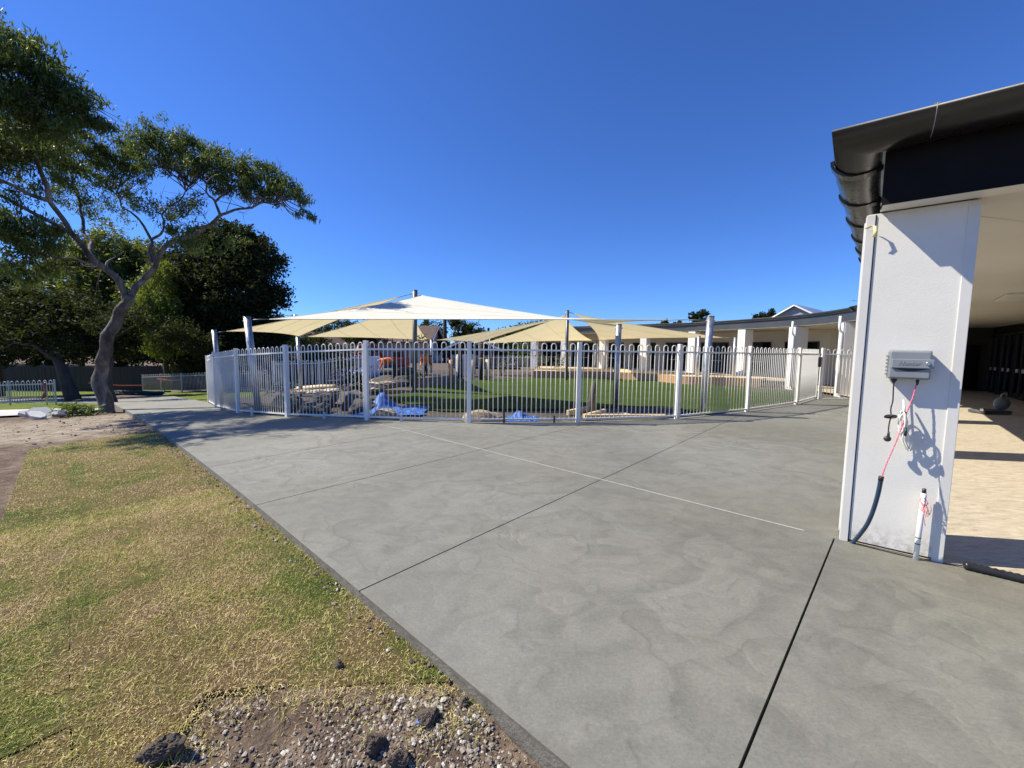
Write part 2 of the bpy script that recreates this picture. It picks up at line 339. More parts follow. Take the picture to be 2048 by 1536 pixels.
class MB:
    def __init__(s): s.v = []; s.f = []; s.sm = []
    def add(s, vs, fs, smooth=False):
        b = len(s.v); s.v += [tuple(v) for v in vs]
        for f in fs: s.f.append(tuple(i + b for i in f)); s.sm.append(smooth)
        return s
    def box(s, c, size, ax=None):
        """ax: (x axis, y axis) unit vectors; default world"""
        c = Vector(c); X, Y = (Vector(a) for a in (ax or ((1, 0, 0), (0, 1, 0)))); Zv = X.cross(Y).normalized()
        a, b, d = (x / 2 for x in size); vs = []
        for k in (-1, 1):
            for j in (-1, 1):
                for i in (-1, 1): vs.append(c + X * a * i + Y * b * j + Zv * d * k)
        return s.add(vs, [(0, 2, 3, 1), (4, 5, 7, 6), (0, 1, 5, 4), (2, 6, 7, 3), (0, 4, 6, 2), (1, 3, 7, 5)])
    def prism(s, poly, z0, z1):
        n = len(poly)
        zs0 = [z0(x, y) if callable(z0) else z0 for x, y in poly]; zs1 = [z1(x, y) if callable(z1) else z1 for x, y in poly]
        vs = [(x, y, z) for (x, y), z in zip(poly, zs0)] + [(x, y, z) for (x, y), z in zip(poly, zs1)]
        fs = [tuple(range(n - 1, -1, -1)), tuple(range(n, 2 * n))] + [(i, (i + 1) % n, n + (i + 1) % n, n + i) for i in range(n)]
        return s.add(vs, fs)
    def tube(s, pts, rad, seg=8, cap=True, smooth=True):
        pts = [Vector(p) for p in pts]; n = len(pts)
        rad = [rad] * n if isinstance(rad, (int, float)) else list(rad)
        vs = []; prev = None
        for i, p in enumerate(pts):
            t = (pts[min(i + 1, n - 1)] - pts[max(i - 1, 0)]).normalized()
            if prev is None: prev = t.orthogonal().normalized()
            else: prev = (prev - t * prev.dot(t)); prev = prev.normalized() if prev.length > 1e-6 else t.orthogonal().normalized()
            q = t.cross(prev)
            for k in range(seg):
                a = 2 * math.pi * k / seg; vs.append(p + (prev * math.cos(a) + q * math.sin(a)) * rad[i])
        fs = [(i * seg + k, i * seg + (k + 1) % seg, (i + 1) * seg + (k + 1) % seg, (i + 1) * seg + k) for i in range(n - 1) for k in range(seg)]
        s.add(vs, fs, smooth)
        if cap:
            b = len(s.v) - len(vs); s.f += [tuple(b + k for k in range(seg - 1, -1, -1)), tuple(b + (n - 1) * seg + k for k in range(seg))]; s.sm += [False, False]
        return s
    def lathe(s, c, prof, seg=16, ax=(0, 0, 1)):
        c = Vector(c); A = Vector(ax).normalized(); X = A.orthogonal().normalized(); Y = A.cross(X); vs = []
        for r, h in prof:
            for k in range(seg):
                a = 2 * math.pi * k / seg; vs.append(c + A * h + (X * math.cos(a) + Y * math.sin(a)) * r)
        n = len(prof)
        return s.add(vs, [(i * seg + k, i * seg + (k + 1) % seg, (i + 1) * seg + (k + 1) % seg, (i + 1) * seg + k) for i in range(n - 1) for k in range(seg)]
                     + [tuple(range(seg - 1, -1, -1)), tuple((n - 1) * seg + k for k in range(seg))], True)
    def mesh(s, name):
        me = bpy.data.meshes.new(name); me.from_pydata(s.v, [], s.f); me.polygons.foreach_set('use_smooth', s.sm); me.update(); return me
    def build(s, name, mat, parent=None, bevel=0, **kw):
        o = link(name, s.mesh(name), mat, parent, **kw)
        if bevel:
            m = o.modifiers.new('bevel', 'BEVEL'); m.width = bevel; m.segments = 2; m.limit_method = 'ANGLE'
        return o
def fast_mesh(name, verts, quads, smooth=False):
    """verts (n,3) array, quads (m,4) array"""
    me = bpy.data.meshes.new(name); m = len(quads)
    me.vertices.add(len(verts)); me.vertices.foreach_set('co', np.ascontiguousarray(verts, dtype=np.float32).ravel())
    me.loops.add(m * 4); me.loops.foreach_set('vertex_index', np.ascontiguousarray(quads, dtype=np.int32).ravel())
    me.polygons.add(m); me.polygons.foreach_set('loop_start', np.arange(0, m * 4, 4, dtype=np.int32))
    if smooth: me.polygons.foreach_set('use_smooth', np.ones(m, dtype=bool))
    me.update(calc_edges=True); me.validate(); return me
def sstep(a, b, x):
    t = min(1, max(0, (x - a) / (b - a))); return t * t * (3 - 2 * t)
def hs(x, y):
    """level of the finished site: flat by the building, falling away to the left and back"""
    s_ = -.745 * x + .667 * y; q = min(max(0, s_ - 2), 45)
    return -(.0021 * min(q, 14) ** 2 + .06 * max(0, q - 14)) * sstep(-1, 3.5, -x - .3 * y)
def catmull(pts, n=6):
    pts = [Vector(p) for p in pts]; out = []
    for i in range(len(pts) - 1):
        p0 = pts[max(i - 1, 0)]; p1 = pts[i]; p2 = pts[i + 1]; p3 = pts[min(i + 2, len(pts) - 1)]
        for k in range(n):
            t = k / n
            out.append(.5 * ((2 * p1) + (p2 - p0) * t + (2 * p0 - 5 * p1 + 4 * p2 - p3) * t * t + (3 * p1 - p0 - 3 * p2 + p3) * t ** 3))
    out.append(pts[-1]); return out
def clip(poly, n, d):
    """keep the side n.p <= d"""
    out = []
    for i, p in enumerate(poly):
        q = poly[(i + 1) % len(poly)]; a = n[0] * p[0] + n[1] * p[1] - d; b = n[0] * q[0] + n[1] * q[1] - d
        if a <= 0: out.append(p)
        if (a < 0 < b) or (b < 0 < a):
            t = a / (a - b); out.append((p[0] + (q[0] - p[0]) * t, p[1] + (q[1] - p[1]) * t))
    return out
def inside(p, poly):
    x, y = p; c = False; j = len(poly) - 1
    for i in range(len(poly)):
        xi, yi = poly[i]; xj, yj = poly[j]
        if (yi > y) != (yj > y) and x < (xj - xi) * (y - yi) / (yj - yi) + xi: c = not c
        j = i
    return c
def tri_mesh(name, mb):
    me = mb.mesh(name); bm = bmesh.new(); bm.from_mesh(me)
    bmesh.ops.remove_doubles(bm, verts=bm.verts, dist=1e-5); bmesh.ops.triangulate(bm, faces=bm.faces)
    bmesh.ops.recalc_face_normals(bm, faces=bm.faces); bm.to_mesh(me); bm.free(); return me
def rock_mesh(name, seed, rough=.35, sub=3, flat=1.0, cuts=0):
    bm = bmesh.new(); bmesh.ops.create_icosphere(bm, subdivisions=sub, radius=1)
    o = Vector((seed * 7.3, seed * 3.1, seed * 1.7))
    for v in bm.verts:
        d = v.co.normalized(); k = 1 + rough * noise.noise(d * 1.3 + o) + rough * .6 * noise.noise(d * 2.9 + o) + rough * .3 * noise.noise(d * 6.5 + o)
        v.co = d * k
        for c_ in range(cuts):                  # broken faces
            n_ = Vector((math.sin(seed * 3.1 + c_ * 2.4), math.cos(seed * 1.7 + c_ * 1.9), .55 * math.sin(seed + c_ * 1.3))).normalized(); e_ = v.co.dot(n_) - (.62 + .12 * math.sin(seed * 5 + c_))
            if e_ > 0: v.co -= n_ * e_ * .85
        if cuts: v.co += d * .10 * noise.noise(d * 9 + o) + d * .05 * noise.noise(d * 21 + o)
        v.co.z *= flat
        v.co.z = max(v.co.z, -.55)
    me = bpy.data.meshes.new(name); bm.to_mesh(me); bm.free()
    for p in me.polygons: p.use_smooth = sub > 3 and not cuts
    return me
def sheet(name, poly, mat, dz, step=.8, kind='structure'):
    """a ground sheet that follows the site level"""
    xs = [p[0] for p in poly]; ys = [p[1] for p in poly]; mb = MB()
    x = min(xs)
    while x < max(xs):
        cx = clip(clip(poly, (-1, 0), -x), (1, 0), x + step)
        y = min(ys)
        if len(cx) > 2:
            while y < max(ys):
                c = clip(clip(cx, (0, -1), -y), (0, 1), y + step)
                if len(c) > 2: mb.add([(a, b, hs(a, b) + dz) for a, b in c], [tuple(range(len(c)))])
                y += step
        x += step
    me = mb.mesh(name); bm = bmesh.new(); bm.from_mesh(me); bmesh.ops.remove_doubles(bm, verts=bm.verts, dist=1e-4)
    for f in bm.faces:
        if f.normal.z < 0: f.normal_flip()
        f.smooth = True
    bm.to_mesh(me); bm.free()
    o = link(name, me, mat); tag(o, kind=kind); return o

# ------------------------------------------------------------------ the setting: ground, paths, lawns
O = Vector((-.96, 2.44)); E2 = Vector((-.745, .667)).normalized(); NN = Vector((.667, .745)).normalized()
def rt_(r, t): p = O + NN * r + E2 * t; return (p.x, p.y)

def axis(lo, hi, near, fine, grow=1.28):
    a = [near]; st = fine
    while a[-1] < hi: a.append(a[-1] + st); st = st if abs(a[-1] - near) < 4 else st * grow
    b = [near]; st = fine
    while b[-1] > lo: b.append(b[-1] - st); st = st if abs(b[-1] - near) < 4 else st * grow
    return sorted(set(b + a))
gx = axis(-420, 420, -4.0, .22); gy = axis(-60, 520, 4.0, .22)
gv = []
for y in gy:
    for x in gx:
        d = math.hypot(x + 3, y - 3)
        rel = (.035 * noise.noise((x * 1.1, y * 1.1, 0)) + .018 * noise.noise((x * 3.3, y * 3.3, 3))) * max(0, 1 - d / 22)
        rr = (Vector((x, y)) - O).dot(NN)
        rel *= sstep(0, .5, abs(rr + .02)) if rr > -.5 else 1
        gv.append((x, y, hs(x, y) - .095 + rel * (1 if rr < -1.6 else .25)))
nx = len(gx)
gq = [(j * nx + i, j * nx + i + 1, (j + 1) * nx + i + 1, (j + 1) * nx + i) for j in range(len(gy) - 1) for i in range(nx - 1)]
tag(link('ground', fast_mesh('ground', np.array(gv), np.array(gq), True), 'soil'), kind='structure')

FENCE = [(-11.09, 14.54), (-9.24, 12.40), (-7.36, 10.67), (-5.41, 9.55), (-3.17, 8.68), (-.90, 8.38), (1.44, 8.60), (3.85, 9.22), (6.22, 10.49), (8.71, 12.17)]
GATE_END = (10.5, 13.75)
COLS = [(2.77, 3.24), (5.72, 6.4), (8.7, 9.6), (11.3, 12.5), (12.6, 15.3), (12.8, 18.2), (12.0, 20.8), (10.6, 23.4), (8.45, 25.4), (6.3, 27.4), (3.9, 29.1), (1.75, 29.9)]
A1 = Vector((.79673, -.60434)); AN = Vector((-.60434, -.79673))          # along the pillar's street face, and out of it
def inwards(p, k=.10):
    d = (Vector((.5, 18)) - Vector(p)).normalized(); return (p[0] + d.x * k, p[1] + d.y * k)
cp = Vector(COLS[0])
region = ([rt_(0, -4.6), rt_(0, 27), rt_(2.5, 27), (-11.25, 14.8)] + [inwards(p) for p in FENCE] + [inwards(GATE_END, .25), (11.9, 14.3)]
          + [(c[0] + .02, c[1] - .02) for c in (COLS[3], COLS[2], COLS[1], COLS[0])] + [tuple(cp + A1 * .6), tuple(cp + A1 * 5), (6.4, -1.6), (3.5, -1.6)])
slabs = link('concrete_path', MB().add([(*rt_(.05, -4), -.12), (*rt_(2.4, -4), -.12), (*rt_(2.4, 6.5), -.20), (*rt_(.05, 6.5), -.24)], [(0, 1, 2, 3)]).mesh('concrete_path'), 'joint_dark')
tag(slabs, 'new grey concrete path with trowel swirls and saw cut joints', 'path', kind='structure')
tl = [-6.2, -4.14, -2.08, 0, 2.08, 4.05, 6.1, 8.2, 10.4, 12.6, 14.8, 17, 19.2, 21.4, 23.6, 25.8, 28]; rl = [0, 3.08, 6.15, 9.3, 12.5, 16, 20]
TL = tl
for j in range(len(rl) - 1):
    tl = [t for t in TL if not (j and t == -2.08)]         # that joint stops at the first pale cut
    for i in range(len(tl) - 1):
        g = .006 if tl[i] < 9 else .004
        def line(t_):                               # the joint that runs up to the column is a few degrees off square
            return ((-.711, .703), .3439) if t_ == -2.08 else ((E2.x, E2.y), E2.dot(O) + t_)
        (n0, d0), (n1, d1) = line(tl[i]), line(tl[i + 1])
        c = clip(clip(clip(clip(region, (-n0[0], -n0[1]), -(d0 + g)), n1, d1 - g),
                      (-NN.x, -NN.y), -(NN.dot(O) + rl[j] + (.0015 if j else 0))), (NN.x, NN.y), NN.dot(O) + rl[j + 1] - .0015)
        if len(c) < 3: continue
        bm = bmesh.new(); st = 1.05                 # small facets, so that the panel follows the fall of the site
        r0_, r1_ = rl[j] + (.0015 if j else 0), rl[j + 1] - .0015; t0_, t1_ = tl[i] - .35, tl[i + 1] + .35
        nr, nt_ = max(1, math.ceil((r1_ - r0_) / st)), max(1, math.ceil((t1_ - t0_) / st))
        for a_ in range(nr):
            for b_ in range(nt_):
                ra, rb = r0_ + (r1_ - r0_) * a_ / nr, r0_ + (r1_ - r0_) * (a_ + 1) / nr; ta, tb = t0_ + (t1_ - t0_) * b_ / nt_, t0_ + (t1_ - t0_) * (b_ + 1) / nt_
                k_ = clip(clip(clip(clip(c, (-E2.x, -E2.y), -(E2.dot(O) + ta)), (E2.x, E2.y), E2.dot(O) + tb), (-NN.x, -NN.y), -(NN.dot(O) + ra)), (NN.x, NN.y), NN.dot(O) + rb)
                if len(k_) < 3: continue
                ar = sum(k_[m][0] * k_[(m + 1) % len(k_)][1] - k_[(m + 1) % len(k_)][0] * k_[m][1] for m in range(len(k_))) / 2
                if abs(ar) < 1e-4: continue
                if ar < 0: k_ = k_[::-1]
                bm.faces.new([bm.verts.new((x, y, hs(x, y))) for x, y in k_])
        if not bm.faces: bm.free(); continue
        bmesh.ops.remove_doubles(bm, verts=bm.verts, dist=1e-4)
        ext = bmesh.ops.extrude_edge_only(bm, edges=[e for e in bm.edges if e.is_boundary])
        for v_ in [x for x in ext['geom'] if isinstance(x, bmesh.types.BMVert)]: v_.co.z -= .13
        bmesh.ops.recalc_face_normals(bm, faces=bm.faces)
        if sum(f.normal.z for f in bm.faces) < 0: bmesh.ops.reverse_faces(bm, faces=bm.faces)
        me = bpy.data.meshes.new('slab_panel'); bm.to_mesh(me); bm.free()
        link('slab_panel', me, 'concrete_new', slabs)
# pale saw-cut lines with dust left in them
def strip(pts, wdt, mat, name, parent, dz):
    mb = MB()
    for a, b in zip(pts[:-1], pts[1:]):
        a, b = Vector(a), Vector(b); n = Vector((-(b - a).y, (b - a).x)).normalized() * wdt / 2
        mb.add([(*(a - n), hs(*a) + dz), (*(b - n), hs(*b) + dz), (*(b + n), hs(*b) + dz), (*(a + n), hs(*a) + dz)], [(0, 1, 2, 3)])
    return mb.build(name, mat, parent)
strip([rt_(3.08 + random.uniform(-.004, .004), -2.0 + k * .45) for k in range(17)], .014, 'saw_dust_line', 'saw_cut', slabs, .003)
strip([rt_(6.15 + random.uniform(-.003, .003), -1.2 + k * .5) for k in range(10)], .010, 'saw_dust_line', 'saw_cut', slabs, .003)
# thin arris and cement-spattered side of the slab towards the lawn
mb = MB()
tt = -4.6
while tt < 16:
    a, b = rt_(-.004, tt), rt_(-.004, tt + .5); a0, b0 = rt_(-.012 + random.uniform(-.004, .004), tt), rt_(-.012 + random.uniform(-.004, .004), tt + .5)
    mb.add([(*a0, hs(*a) - .14), (*b0, hs(*b) - .14), (*b, hs(*b) - .006), (*a, hs(*a) - .006)], [(0, 1, 2, 3)]); tt += .5
mb.build('slab_edge', 'concrete_side', slabs)

# turf rolls
turf = link('turf', MB().add([(*rt_(-1.6, -3.5), -.12), (*rt_(-.05, -3.5), -.12), (*rt_(-.05, 7.5), -.3), (*rt_(-1.6, 7.5), -.3)], [(0, 3, 2, 1)]).mesh('turf'), 'turf_thatch')
tag(turf, 'patchy straw and green turf rolls along the slab', 'turf', kind='structure')
ends = {0: (-.80, 8.55), 1: (-.45, 8.45), 2: (-.30, 8.25), 3: (-3.4, 8.0)}
def t_end(r):
    """ragged line where the turf has been torn up along the dug soil"""
    b_ = -1.04 - r if r > -.83 else (-.21 + (r + .83) * 1.3 if r > -1.245 else -3.4)
    return b_ + .07 * noise.noise((r * 6, 2.2, 0)) + .03 * noise.noise((r * 21, 5.2, 0))
rolls = []
for k in range(4):
    r1 = -.012 - .41 * k; r0 = r1 - .408; t = ends[k][0]; first = True
    while t < ends[k][1] - .1:
        ln = (1.9 + .35 * ((k * 37 + int(t * 10)) % 3)) * (.6 if first and k % 2 else 1); t1 = min(t + ln, ends[k][1]); first = False
        if ends[k][1] - t1 < .5: t1 = ends[k][1]
        pl = []
        for a, b in (((r0, t), (r1, t)), ((r1, t), (r1, t1)), ((r1, t1), (r0, t1)), ((r0, t1), (r0, t))):
            n = max(2, int(math.dist(a, b) / .12))
            for m in range(n): pl.append((a[0] + (b[0] - a[0]) * m / n + random.uniform(-.010, .003), a[1] + (b[1] - a[1]) * m / n + random.uniform(-.006, .006)))
        if k < 3 and t == ends[k][0]: pl = [(a, max(-3.4, t_end(a) + .10) if abs(b - t) < .03 else b) for a, b in pl]
        pl = [rt_(*p) for p in pl]; lift = random.uniform(0, .007); rolls.append((r0, r1, t, t1, lift))
        link('turf_roll', tri_mesh('turf_roll', MB().prism(pl, lambda x, y: hs(x, y) - .11, lambda x, y, l=lift: hs(x, y) - .062 + l)), 'turf_thatch', turf)
        t = t1 + .006

def patch_h(x, y):
    z = hs(x, y) - .070 + .045 * noise.noise((x * 2.4, y * 2.4, 1)) + .022 * noise.noise((x * 7, y * 7, 2)) + .010 * noise.noise((x * 19, y * 19, 4))
    p = Vector((x, y)) - O; d = t_end(p.dot(NN)) + .12 - p.dot(E2); k = sstep(0, .32, d)
    return (hs(x, y) - .061 + .008 * noise.noise((x * 19, y * 19, 4))) * (1 - k) + z * k
# grass blades (nobody could count them)
def blades(n, sampler, hmin, hmax, wd):
    P = []; 
    while len(P) < n:
        p = sampler()
        if p is not None: P.append(p)
    P = np.array(P); n = len(P)
    a = rng.uniform(0, 2 * np.pi, n); lean = rng.uniform(.25, 1.25, n); hh = rng.uniform(hmin, hmax, n) * rng.choice([.6, 1, 1, 1.35], n)
    d = np.stack([np.cos(a) * np.sin(lean), np.sin(a) * np.sin(lean), np.cos(lean)], 1)
    a2 = a + rng.normal(0, .9, n); lean2 = np.minimum(lean + rng.uniform(.2, .9, n), 1.75)
    d2 = np.stack([np.cos(a2) * np.sin(lean2), np.sin(a2) * np.sin(lean2), np.cos(lean2)], 1)
    b = a + np.pi / 2 + rng.normal(0, .5, n); sd_ = np.stack([np.cos(b), np.sin(b), rng.normal(0, .3, n)], 1) * (wd * rng.uniform(.6, 1.3, n))[:, None]
    m = P + d * (hh * .55)[:, None]; tp = m + d2 * (hh * .6)[:, None]
    V = np.stack([P - sd_, P + sd_, m + sd_ * .8, m - sd_ * .8, tp + sd_ * .15, tp - sd_ * .15], 1).reshape(-1, 3)
    k = np.arange(n)[:, None] * 6
    Q = np.concatenate([k + np.array([[0, 1, 2, 3]]), k + np.array([[3, 2, 4, 5]])])
    return V, Q
def on_turf(r, t):
    for r0, r1, a, b, l in rolls:
        if r0 - .01 <= r <= r1 + .012 and t <= b + .02:
            if (a in (-.80, -.45, -.30) and t >= t_end(r)) or a - .02 <= t: return l if t >= t_end(r) else None
    return None
def samp_near():
    while True:
        r = random.uniform(-1.72, .0); t = random.uniform(-3.4, 3.2)
        l = on_turf(r, t)
        edge = 0
        if l is None:
            # ragged fringe thinning out over the dug soil
            d_ = t_end(r) - t
            if d_ < .5 and random.random() < .55 * math.exp(-d_ / .10) + (.25 if noise.noise((r * 5, t * 5, 5)) > .28 else 0):
                x, y = rt_(r, t); return (x, y, patch_h(x, y)) if y > .9 else None
            continue
        x, y = rt_(r, t)
        if t - t_end(r) < .14 and r > -1.24:
            if random.random() > .35 + 4.6 * (t - t_end(r)): continue
            if t - t_end(r) < .10: return (x, y, patch_h(x, y)) if y > .9 else None
        if y < .9: continue
        k = noise.noise((x * 2.2, y * 2.2, 9))
        if random.random() > .72 + .5 * k: continue
        return (x, y, hs(x, y) - .066 + l)
def samp_far():
    while True:
        r = random.uniform(-1.70, .0); t = random.uniform(2.6, 8.6); l = on_turf(r, t)
        if l is None: continue
        x, y = rt_(r, t); return (x, y, hs(x, y) - .066 + l)
v1, q1 = blades(105000, samp_near, .009, .027, .0015)
v2, q2 = blades(45000, samp_far, .010, .026, .0028)
# long straw stolons lying loose on the sward
v3, q3 = blades(4500, samp_near, .03, .07, .0013)
V = np.concatenate([v1, v2, v3]); Q = np.concatenate([q1, q2 + len(v1), q3 + len(v1) + len(v2)])
tag(link('turf_grass', fast_mesh('turf_grass', V, Q), 'grass_blade'), 'short straw coloured and green grass of the turf', 'grass', kind='stuff')

# dug patch with loose stones in front, at the slab edge
pv = []; n = 120; r_a, r_b, t_a, t_b = -1.75, -.015, -3.0, -.1
for j in range(n + 1):
    for i in range(n + 1):
        r = r_a + (r_b - r_a) * i / n; t = t_a + (t_b - t_a) * j / n; x, y = rt_(r, t)
        e = min(1, (t_b - t) / .35, (r - r_a) / .25); e = max(0, e)
        z = (hs(x, y) - .13) * (1 - e) + patch_h(x, y) * e
        if on_turf(r, t) is not None and t > t_end(r) + .14: z = min(z, hs(x, y) - .085)
        pv.append((x, y, z))
pq = [(j * (n + 1) + i, j * (n + 1) + i + 1, (j + 1) * (n + 1) + i + 1, (j + 1) * (n + 1) + i) for j in range(n) for i in range(n)]
tag(link('dug_soil', fast_mesh('dug_soil', np.array(pv), np.array(pq)[:, ::-1], True), 'soil'), 'dug brown soil mixed with stones beside the slab', 'soil', kind='structure')
def stones(name, spots, mat, label):
    oct_ = np.array([(1, 0, 0), (0, 1, 0), (-1, 0, 0), (0, -1, 0), (0, 0, 1), (0, 0, -1), (.6, .6, .5), (-.6, .5, .6), (-.5, -.6, .55), (.6, -.55, .5)], float)
    tri = [(0, 1, 6), (1, 4, 6), (4, 0, 6), (1, 2, 7), (2, 4, 7), (4, 1, 7), (2, 3, 8), (3, 4, 8), (4, 2, 8), (3, 0, 9), (0, 4, 9), (4, 3, 9), (1, 0, 5), (2, 1, 5), (3, 2, 5), (0, 3, 5)]
    vs, fs = [], []
    for x, y, z, sz in spots:
        a = random.uniform(0, 6.28); ca, sa = math.cos(a), math.sin(a); b = len(vs); sx, sy, sz_ = (sz * random.uniform(.6, 1.3) for _ in range(3))
        for p in oct_:
            q = p * random.uniform(.8, 1.2); vs.append((x + (q[0] * ca * sx - q[1] * sa * sy), y + (q[0] * sa * sx + q[1] * ca * sy), z + q[2] * sz_ * .7))
        fs += [tuple(i + b for i in t_) for t_ in tri]
    me = bpy.data.meshes.new(name); me.from_pydata(vs, [], fs); me.update()
    return tag(link(name, me, mat), label, 'stones', kind='stuff')
s = NT('gravel'); g = s.n('ShaderNodeNewGeometry')
c = s.ramp(g.outputs['Random Per Island'], [(.0, (.09, .068, .05)), (.42, (.21, .17, .13)), (.75, (.36, .31, .255)), (1.0, (.62, .57, .50))])
c = s.mix(.4, c, s.ramp(s.noise(g.outputs['Position'], 120, 3).outputs[0], [(.3, .5), (.7, 1.1)]), 'MULTIPLY')
s.principled(c, .92, spec=.2)
sp = []
while len(sp) < 7000:
    r = random.uniform(-1.1, -.02); t = random.uniform(-2.0, -.25); x, y = rt_(r, t)
    if on_turf(r, t) is not None and random.random() > .012: continue
    k = .75 * noise.noise((x * 2.6, y * 2.6, 11)) - .5 * abs(r + .42)
    if k < random.uniform(-.40, .15): continue
    sp.append((x, y, patch_h(x, y) + .002, random.choice([.003, .004, .005, .006, .007, .010]) * random.uniform(.7, 1.4)))
stones('gravel', sp, 'gravel', 'loose pale gravel in the dug soil by the slab')
sp = []
for _ in range(1500):   # stones over the bare ground beyond the turf and along the path edge
    if random.random() < .45: r = random.uniform(-.14, -.015); t = random.uniform(-1, 9.5)
    else: r = random.uniform(-7, -.1); t = random.uniform(7.5, 15)
    if r > -1.7 and t < 8 and r < -.15: continue
    x, y = rt_(r, t); sp.append((x, y, hs(x, y) - (.05 if r > -.15 and t < 8.6 else .085), random.choice([.006, .01, .015, .025]) * random.uniform(.6, 1.2) * (1 if r < -.2 else .6)))
stones('scattered_stones', sp, 'gravel', 'small stones scattered over the bare ground')

# verges, road, cross path on the left; playground surfaces
sheet('side_path', [(-13.5, 12.75), (-15.65, 12.1), (-25, 9.7), (-33, 12.6), (-19.3, 14.8), (-15.8, 14.5), (-14.4, 14.0)], 'concrete_old', -.03)
sheet('verge', [(-45, 15.0), (-19.3, 15.0), (-15.9, 14.7), (-14.6, 14.2), (-17.0, 16.8), (-22.2, 19.1), (-50, 24)], 'verge_grass', -.06)
sheet('road', [(-60, 25), (-25, 19.5), (-17.6, 17.0), (-18.2, 18.3), (-20.5, 20.6), (-26.5, 25.3), (-36, 28), (-62, 33)], 'asphalt', -.07, 2)
sheet('verge', [(-62, 33.3), (-36, 28.3), (-26.5, 25.6), (-24.8, 27.3), (-27.5, 31), (-36, 35), (-62, 40)], 'verge_grass', -.05, 2)
sheet('verge', [(-11.5, 15.2), (-19.2, 21.9), (-24.6, 26.8), (-26, 28.6), (-19.3, 24.9), (-14, 23), (-11.6, 18)], 'verge_grass', -.05)
yard = [inwards(p, .12) for p in FENCE] + [(10.6, 14.2), (11.9, 15.4), (12.1, 18), (11.5, 20.5), (10, 23), (8, 25), (5.8, 26.8), (3, 28.6), (-1, 30), (-8, 30), (-12, 24), (-12.2, 17)]
pm('yard_soil', (.045, .034, .025), (.12, .094, .068), 1.6, .95, .03, .9, 25, .04, world=True)  # soil darkened in colour to deepen the tree and sail shade
sheet('playground_soil', yard, 'yard_soil', -.035)
lawn = catmull([(-4.15, 13.27), (-3.57, 14.7), (-3.1, 17.8), (-1.86, 20.1), (.71, 22.1), (3.54, 22.6), (6.0, 22.4), (7.6, 20.9), (8.3, 19.4), (9.6, 19.0), (10.6, 18.2), (11.2, 16.6), (11.0, 15.2), (9.8, 13.7), (8.3, 12.4), (6.3, 10.95), (4.75, 10.05), (4.6, 11.2), (3.1, 11.2), (1.8, 10.6), (-.3, 10.4), (-1.8, 10.0), (-3.1, 11.4), (-4.15, 13.27)], 4)[:-1]
sheet('play_lawn', [(p.x, p.y) for p in lawn], 'lawn_green', .006, 1.0)
sheet('rubber_paving', [(1.7, 10.35), (3.15, 11.05), (4.55, 11.05), (4.6, 9.75), (3.6, 9.28), (2.6, 9.2), (2.3, 9.9)], 'rubber_paving', .012)

# ------------------------------------------------------------------ curved building with the near pillar
V3 = lambda p, z: Vector((p[0], p[1], z))
bld = thing('curved_building', (2.77, 3.24, 0), 'long curved white building with columns, dark fascia and deep verandah', 'building')
wing = [Vector(c) for c in COLS]
outer = [Vector((p.x, p.y)) for p in ([wing[0]] + catmull([V3(c, 0) for c in COLS], 5)[1:])]
def normals(pl, side=1):
    out = []
    for i, p in enumerate(pl):
        t = (pl[min(i + 1, len(pl) - 1)] - pl[max(i - 1, 0)]).normalized(); out.append(Vector((t.y, -t.x)) * side)
    return out                                    # side=1: right of travel, i.e. into the building
ON = normals(outer)
def width_at(i): return 5.0 if i < 18 else max(3.0, 5.0 - (i - 18) * .2)
# columns
def zz0(i): return .14 * min(1, i * 5 / 20) - .05
for i, c in enumerate(COLS):
    t = (Vector(COLS[min(i + 1, len(COLS) - 1)]) - Vector(COLS[max(i - 1, 0)])).normalized(); nrm = Vector((t.y, -t.x))
    if i == 0: nrm = A1.copy(); t = -AN
    dep = .27 if i == 0 else (.30 if i < 4 else .42); wd = .597
    if i == 0: wd = .596
    c0 = Vector(c); cen = c0 + nrm * wd / 2 + t * dep / 2; base = 0 if i < 6 else .30
    if i == 0:
        m_ = MB().box((cen.x, cen.y, 1.33), (wd - .012, dep - .01, 2.62), ((nrm.x, nrm.y, 0), (t.x, t.y, 0)))
        m_.build('column', 'render_white', bld)['label'] = 'near white rendered column with metal corner beads'
    else:
        MB().box((cen.x, cen.y, (2.70 + zz0(i) + base) / 2 - .08), (wd, dep, 2.70 + zz0(i) - base + .1), ((nrm.x, nrm.y, 0), (t.x, t.y, 0))).build('column', 'white_paint', bld)
# corner beads of the near column
def onface(wv, z, off=0.0): p = cp + A1 * wv + AN * off; return Vector((p.x, p.y, z))
AX = ((A1.x, A1.y, 0), (-AN.x, -AN.y, 0))
MB().box(onface(.0235, 1.316, -.028), (.053, .07, 2.635), AX).build('corner_bead', 'bead_white', bld, .003)
MB().box(onface(.569, 1.316, -.033), (.060, .07, 2.64), AX).build('corner_bead', 'bead_white', bld, .003)
MB().box(onface(.0535, 1.316, -.006), (.006, .006, 2.63), AX).build('bead_shadow_gap', 'joint_dark', bld)
MB().box(onface(.018, 1.317, -.26), (.034, .06, 2.64), AX).build('corner_bead', 'bead_white', bld, .003)

